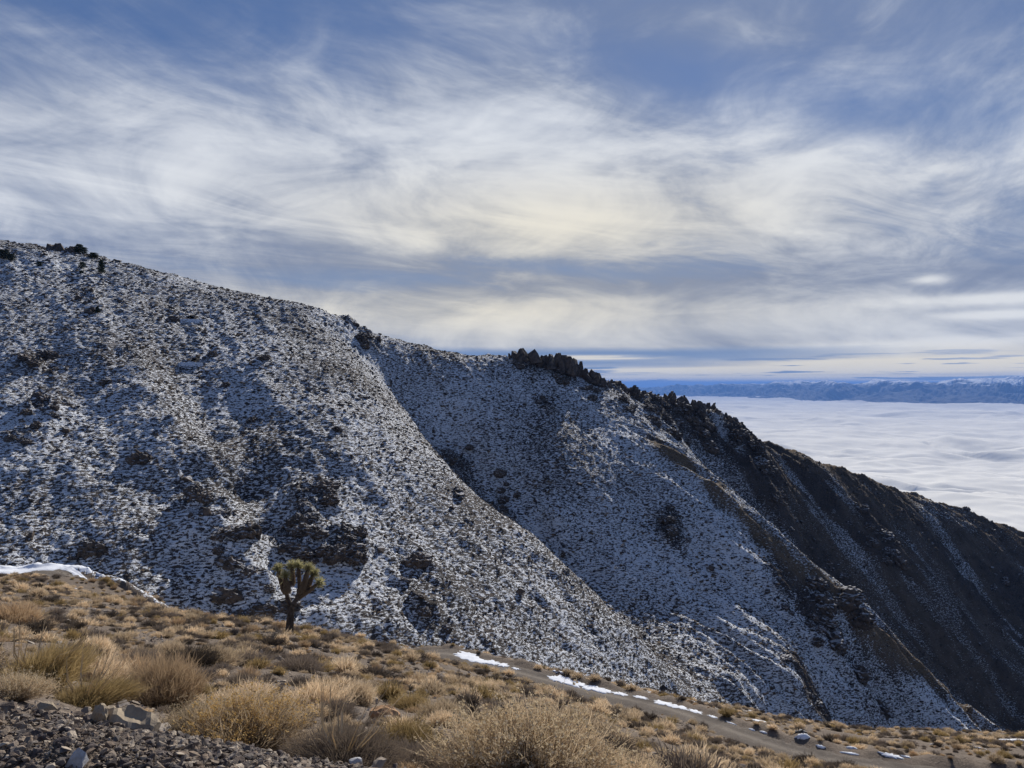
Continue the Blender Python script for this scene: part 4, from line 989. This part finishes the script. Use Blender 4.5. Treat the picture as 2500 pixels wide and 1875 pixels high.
V, Fc, T, Rn = blades(P0, E, .011, 691, .02); obj('bark_shag', mesh_np('bark_shag', V, Fc, PM['bark'], {'tip': T, 'rnd': Rn}), tree)
BR = [   # branch centre line (px, py, dy), radii, thatch from
    ([(711, 1482, 0), (703, 1463, .0), (697, 1445, .05), (687, 1428, .05), (679, 1392, .0)], [.13, .11, .10, .10, .08], 2.3, .17),
    ([(698, 1446, .05), (702, 1430, -.15), (699, 1407, -.2)], [.10, .10, .08], .5, .23),
    ([(702, 1432, .05), (711, 1415, .2), (709, 1388, .25)], [.10, .09, .08], .5, .19),
    ([(713, 1478, 0), (724, 1463, .05), (728, 1447, .05), (731, 1430, 0), (727, 1386, .1)], [.12, .10, .09, .08, .07], 2.4, .15),
    ([(729, 1446, .05), (740, 1428, -.1), (748, 1408, -.1), (752, 1390, -.1)], [.10, .09, .08, .07], .4, .19),
    ([(726, 1462, .05), (742, 1448, .1), (758, 1438, .1), (774, 1426, .1)], [.10, .09, .08, .07], .6, .15),
    ([(735, 1440, .1), (752, 1425, .3), (759, 1407, .35)], [.09, .08, .07], .4, .15)]
for bi, (pp, rad, t_from, tr_) in enumerate(BR):
    pts = [tp(*p) for p in pp]; br = limb('branch', pts, rad, 10 + bi)
    r = np.random.default_rng(700 + bi); n = 2200; tr_ = tr_ * .84; t = r.uniform(t_from, len(pts) - 1.0, n)
    pc = np.array([list(pts[int(min(a, len(pts) - 1.001))].lerp(pts[int(min(a, len(pts) - 1.001)) + 1], a - int(min(a, len(pts) - 1.001)))) for a in t])
    ang = r.uniform(0, 6.28, n); ax_ = (pts[-1] - pts[-2]).normalized(); u = ax_.cross(Vector((0, 1, .02))).normalized(); v = ax_.cross(u)
    dirn = np.outer(np.cos(ang), u) + np.outer(np.sin(ang), v)
    P0 = pc + dirn * tr_ * .35; E = pc + dirn * (tr_ * (1.05 - .45 * (t[:, None] / (len(pts) - 1)) ** 2) * r.uniform(.75, 1.15, (n, 1))) - np.array(ax_) * r.uniform(.12, .26, (n, 1)) - np.array([0, 0, .05])
    V, Fc, T, Rn = blades(P0, E, .012, 710 + bi, .05); obj('dead_leaf_skirt', mesh_np('dead_leaf_skirt', V, Fc, PM['thatch'], {'tip': T, 'rnd': Rn}), br)
    n = 210; c = np.array(pts[-1]) + np.array((pts[-1] - pts[-2]).normalized()) * .08; d = r.normal(size=(n, 3)); d /= np.linalg.norm(d, axis=1, keepdims=True); d = d + np.array(ax_) * .75; d /= np.linalg.norm(d, axis=1, keepdims=True)
    P0 = c + d * .04 - np.array(ax_) * r.uniform(0, .12, (n, 1)); E = P0 + d * r.uniform(.24, .42, (n, 1))
    V, Fc, T, Rn = blades(P0, E, .016, 720 + bi, 0.0); obj('leaf_head', mesh_np('leaf_head', V, Fc, PM['spike'], {'tip': T, 'rnd': Rn}), br)
# ================================================================= pines on the crest
PM['pine'] = plant_mat('pine_needles', (0.018, 0.022, 0.014), (0.04, 0.05, 0.028), (0.075, 0.085, 0.05), 0.1)
def pine_crown(seed, conic):
    r = np.random.default_rng(seed); n = 1500; h = r.random(n) ** .8; prof = (1 - h * .85) if conic else np.sqrt(np.clip(1 - (h * 1.7 - .8) ** 2, .05, 1))
    a = r.uniform(0, 6.28, n); cl = .7 + .3 * np.sin(a * 3 + h * 14 + seed); q = np.sqrt(r.random(n)) * prof * cl * .5
    P0 = np.stack([np.cos(a) * q, np.sin(a) * q, .10 + h * .85], 1); d = r.normal(size=(n, 3)) * .6 + np.stack([np.cos(a), np.sin(a), .3 + 0 * a], 1)
    V, Fc, T, Rn = blades(P0, P0 + d * .07, .022, seed, 0); return mesh_np('crown', V, Fc, PM['pine'], {'tip': T, 'rnd': Rn})
CRN = [pine_crown(5, True), pine_crown(6, False), pine_crown(7, False)]
bm = bmesh.new(); bmesh.ops.create_cone(bm, segments=7, radius1=.05, radius2=.015, depth=1, cap_ends=True); bmesh.ops.translate(bm, verts=bm.verts, vec=(0, 0, .35)); TRK = bpy.data.meshes.new('trunk'); bm.to_mesh(TRK); bm.free(); TRK.materials.append(MAT_BARK)
for px, py, w, h, cv, lab in [(247, 668, 26, 36, 0, 'cone-shaped dark pine standing apart on snow under the crest'), (8, 632, 32, 24, 1, 'broad dark pine cut by the picture edge on the crest'), (26, 636, 26, 18, 2, 'low spreading pine beside the pine at the picture edge'),
                              (193, 614, 24, 24, 1, 'rounded pine at the end of the dark crest rocks'), (205, 620, 20, 18, 2, 'small pine against the rounded pine by the crest rocks'), (228, 630, 28, 14, 2, 'low dark pine on the skyline past the crest rocks'),
                              (200, 655, 18, 17, 1, 'small dark pine below the crest rocks'), (199, 668, 12, 9, 2, 'tiny bushy pine just below another small pine'), (96, 650, 16, 13, 1, 'squat pine above the smooth snow hollow'), (238, 764, 18, 18, 0, 'lone small pine on the dark slope well below the crest'),
                              (470, 880, 9, 8, 2, None)]:
    if not lab: continue
    X0, Y0, Z0 = hit(px, py, 130)
    if Y0 < 140: X0, Y0, Z0, _ = crest_at(px)
    e = empty('pine_tree', (X0, Y0, Z0 - .2)); tag(e, lab, 'tree', 'pines near the crest')
    c = obj('crown', CRN[cv], e); c.scale = (w / F * Y0, w / F * Y0, h / F * Y0); t = obj('trunk', TRK, e); t.scale = (h / F * Y0,) * 3
# ================================================================= old mine openings with their ledges
MAT_HOLE = simple_mat('painted_shade_rock', (0.012, 0.011, 0.011), (0.03, 0.027, 0.025), 2)  # near-black base colour paints in the shade inside the openings
def arch(w, h, n=7): return [(-w / 2, -.6)] + [(-w / 2 * math.cos(math.pi * k / n), h * .55 + h * .45 * math.sin(math.pi * k / n)) for k in range(n + 1)] + [(w / 2, -.6)]
for X0, Y0, Z0, w, h, Lw, lab, gr_ in HOLES:
    e = empty('mine_opening', (X0, Y0, Z0)); tag(e, lab, 'mine')
    oA, iA = arch(w + 1.2, h + .5), arch(w + .2, h); bm = bmesh.new()
    fy = lambda b_, o: max(-.3, b_ / gr_) - o
    fo = [bm.verts.new((a, fy(b_, -.5), b_ - .1)) for a, b_ in oA]; fi = [bm.verts.new((a, fy(b_, .25), b_ + .05)) for a, b_ in iA]; bi = [bm.verts.new((a, 7, b_)) for a, b_ in iA]
    for k in range(len(oA) - 1):
        bm.faces.new((fi[k + 1], fi[k], bi[k], bi[k + 1])); bm.faces.new((fo[k + 1], fo[k], fi[k], fi[k + 1]))
    bm.faces.new((fi[0], fi[-1], bi[-1], bi[0])); bm.faces.new(bi)
    me = bpy.data.meshes.new('portal'); bm.to_mesh(me); bm.free(); me.materials.append(MAT_HOLE); obj('portal', me, e); px = X0
    bm = bmesh.new(); Vv = []
    for i in range(13):
        t = i / 12 * 2 - 1; dpt = 3.2 * (1 - t * t) ** .5 + .2; dz_ = .15 * mn.noise(Vector((t * 3, px, 0)))
        Vv.append([bm.verts.new((t * Lw / 2, .8, -.35 + dz_)), bm.verts.new((t * Lw / 2, -1.4 - dpt * .5, -.4 + dz_)), bm.verts.new((t * Lw / 2 * 1.1, -2.0 - dpt, -2.6))])
    for i in range(12):
        for k in range(2): bm.faces.new((Vv[i][k], Vv[i][k + 1], Vv[i + 1][k + 1], Vv[i + 1][k]))
    bmesh.ops.recalc_face_normals(bm, faces=bm.faces)
    me = bpy.data.meshes.new('snowy_ledge'); bm.to_mesh(me); bm.free(); me.materials.append(MAT_MTN); 
    me.attributes.new('cover', 'FLOAT', 'POINT').data.foreach_set('value', [v.co.z > -1 and .9 or .25 for v in me.vertices]); obj('snowy_ledge', me, e)
# ================================================================= haze
HB = bmesh.new(); bmesh.ops.create_cube(HB, size=1)
me = bpy.data.meshes.new('haze'); HB.to_mesh(me); HB.free()
hz_o = obj('haze', me); zmin, zmax = -1300, 360
hz_o.scale = (260000, 200000, zmax - zmin); hz_o.location = (0, 60000, (zmax + zmin) / 2)
tag(hz_o, kind='stuff')
m = bpy.data.materials.new('thin_air'); m.use_nodes = True; m.node_tree.nodes.clear()
o_ = m.node_tree.nodes.new('ShaderNodeOutputMaterial'); v_ = m.node_tree.nodes.new('ShaderNodeVolumePrincipled')
v_.inputs['Color'].default_value = (0.20, 0.43, 1.0, 1); v_.inputs['Density'].default_value = 1.05 / 45000; v_.inputs['Anisotropy'].default_value = 0.0
m.node_tree.links.new(v_.outputs[0], o_.inputs['Volume']); me.materials.append(m)
print('done', round(time.time() - T0, 1))
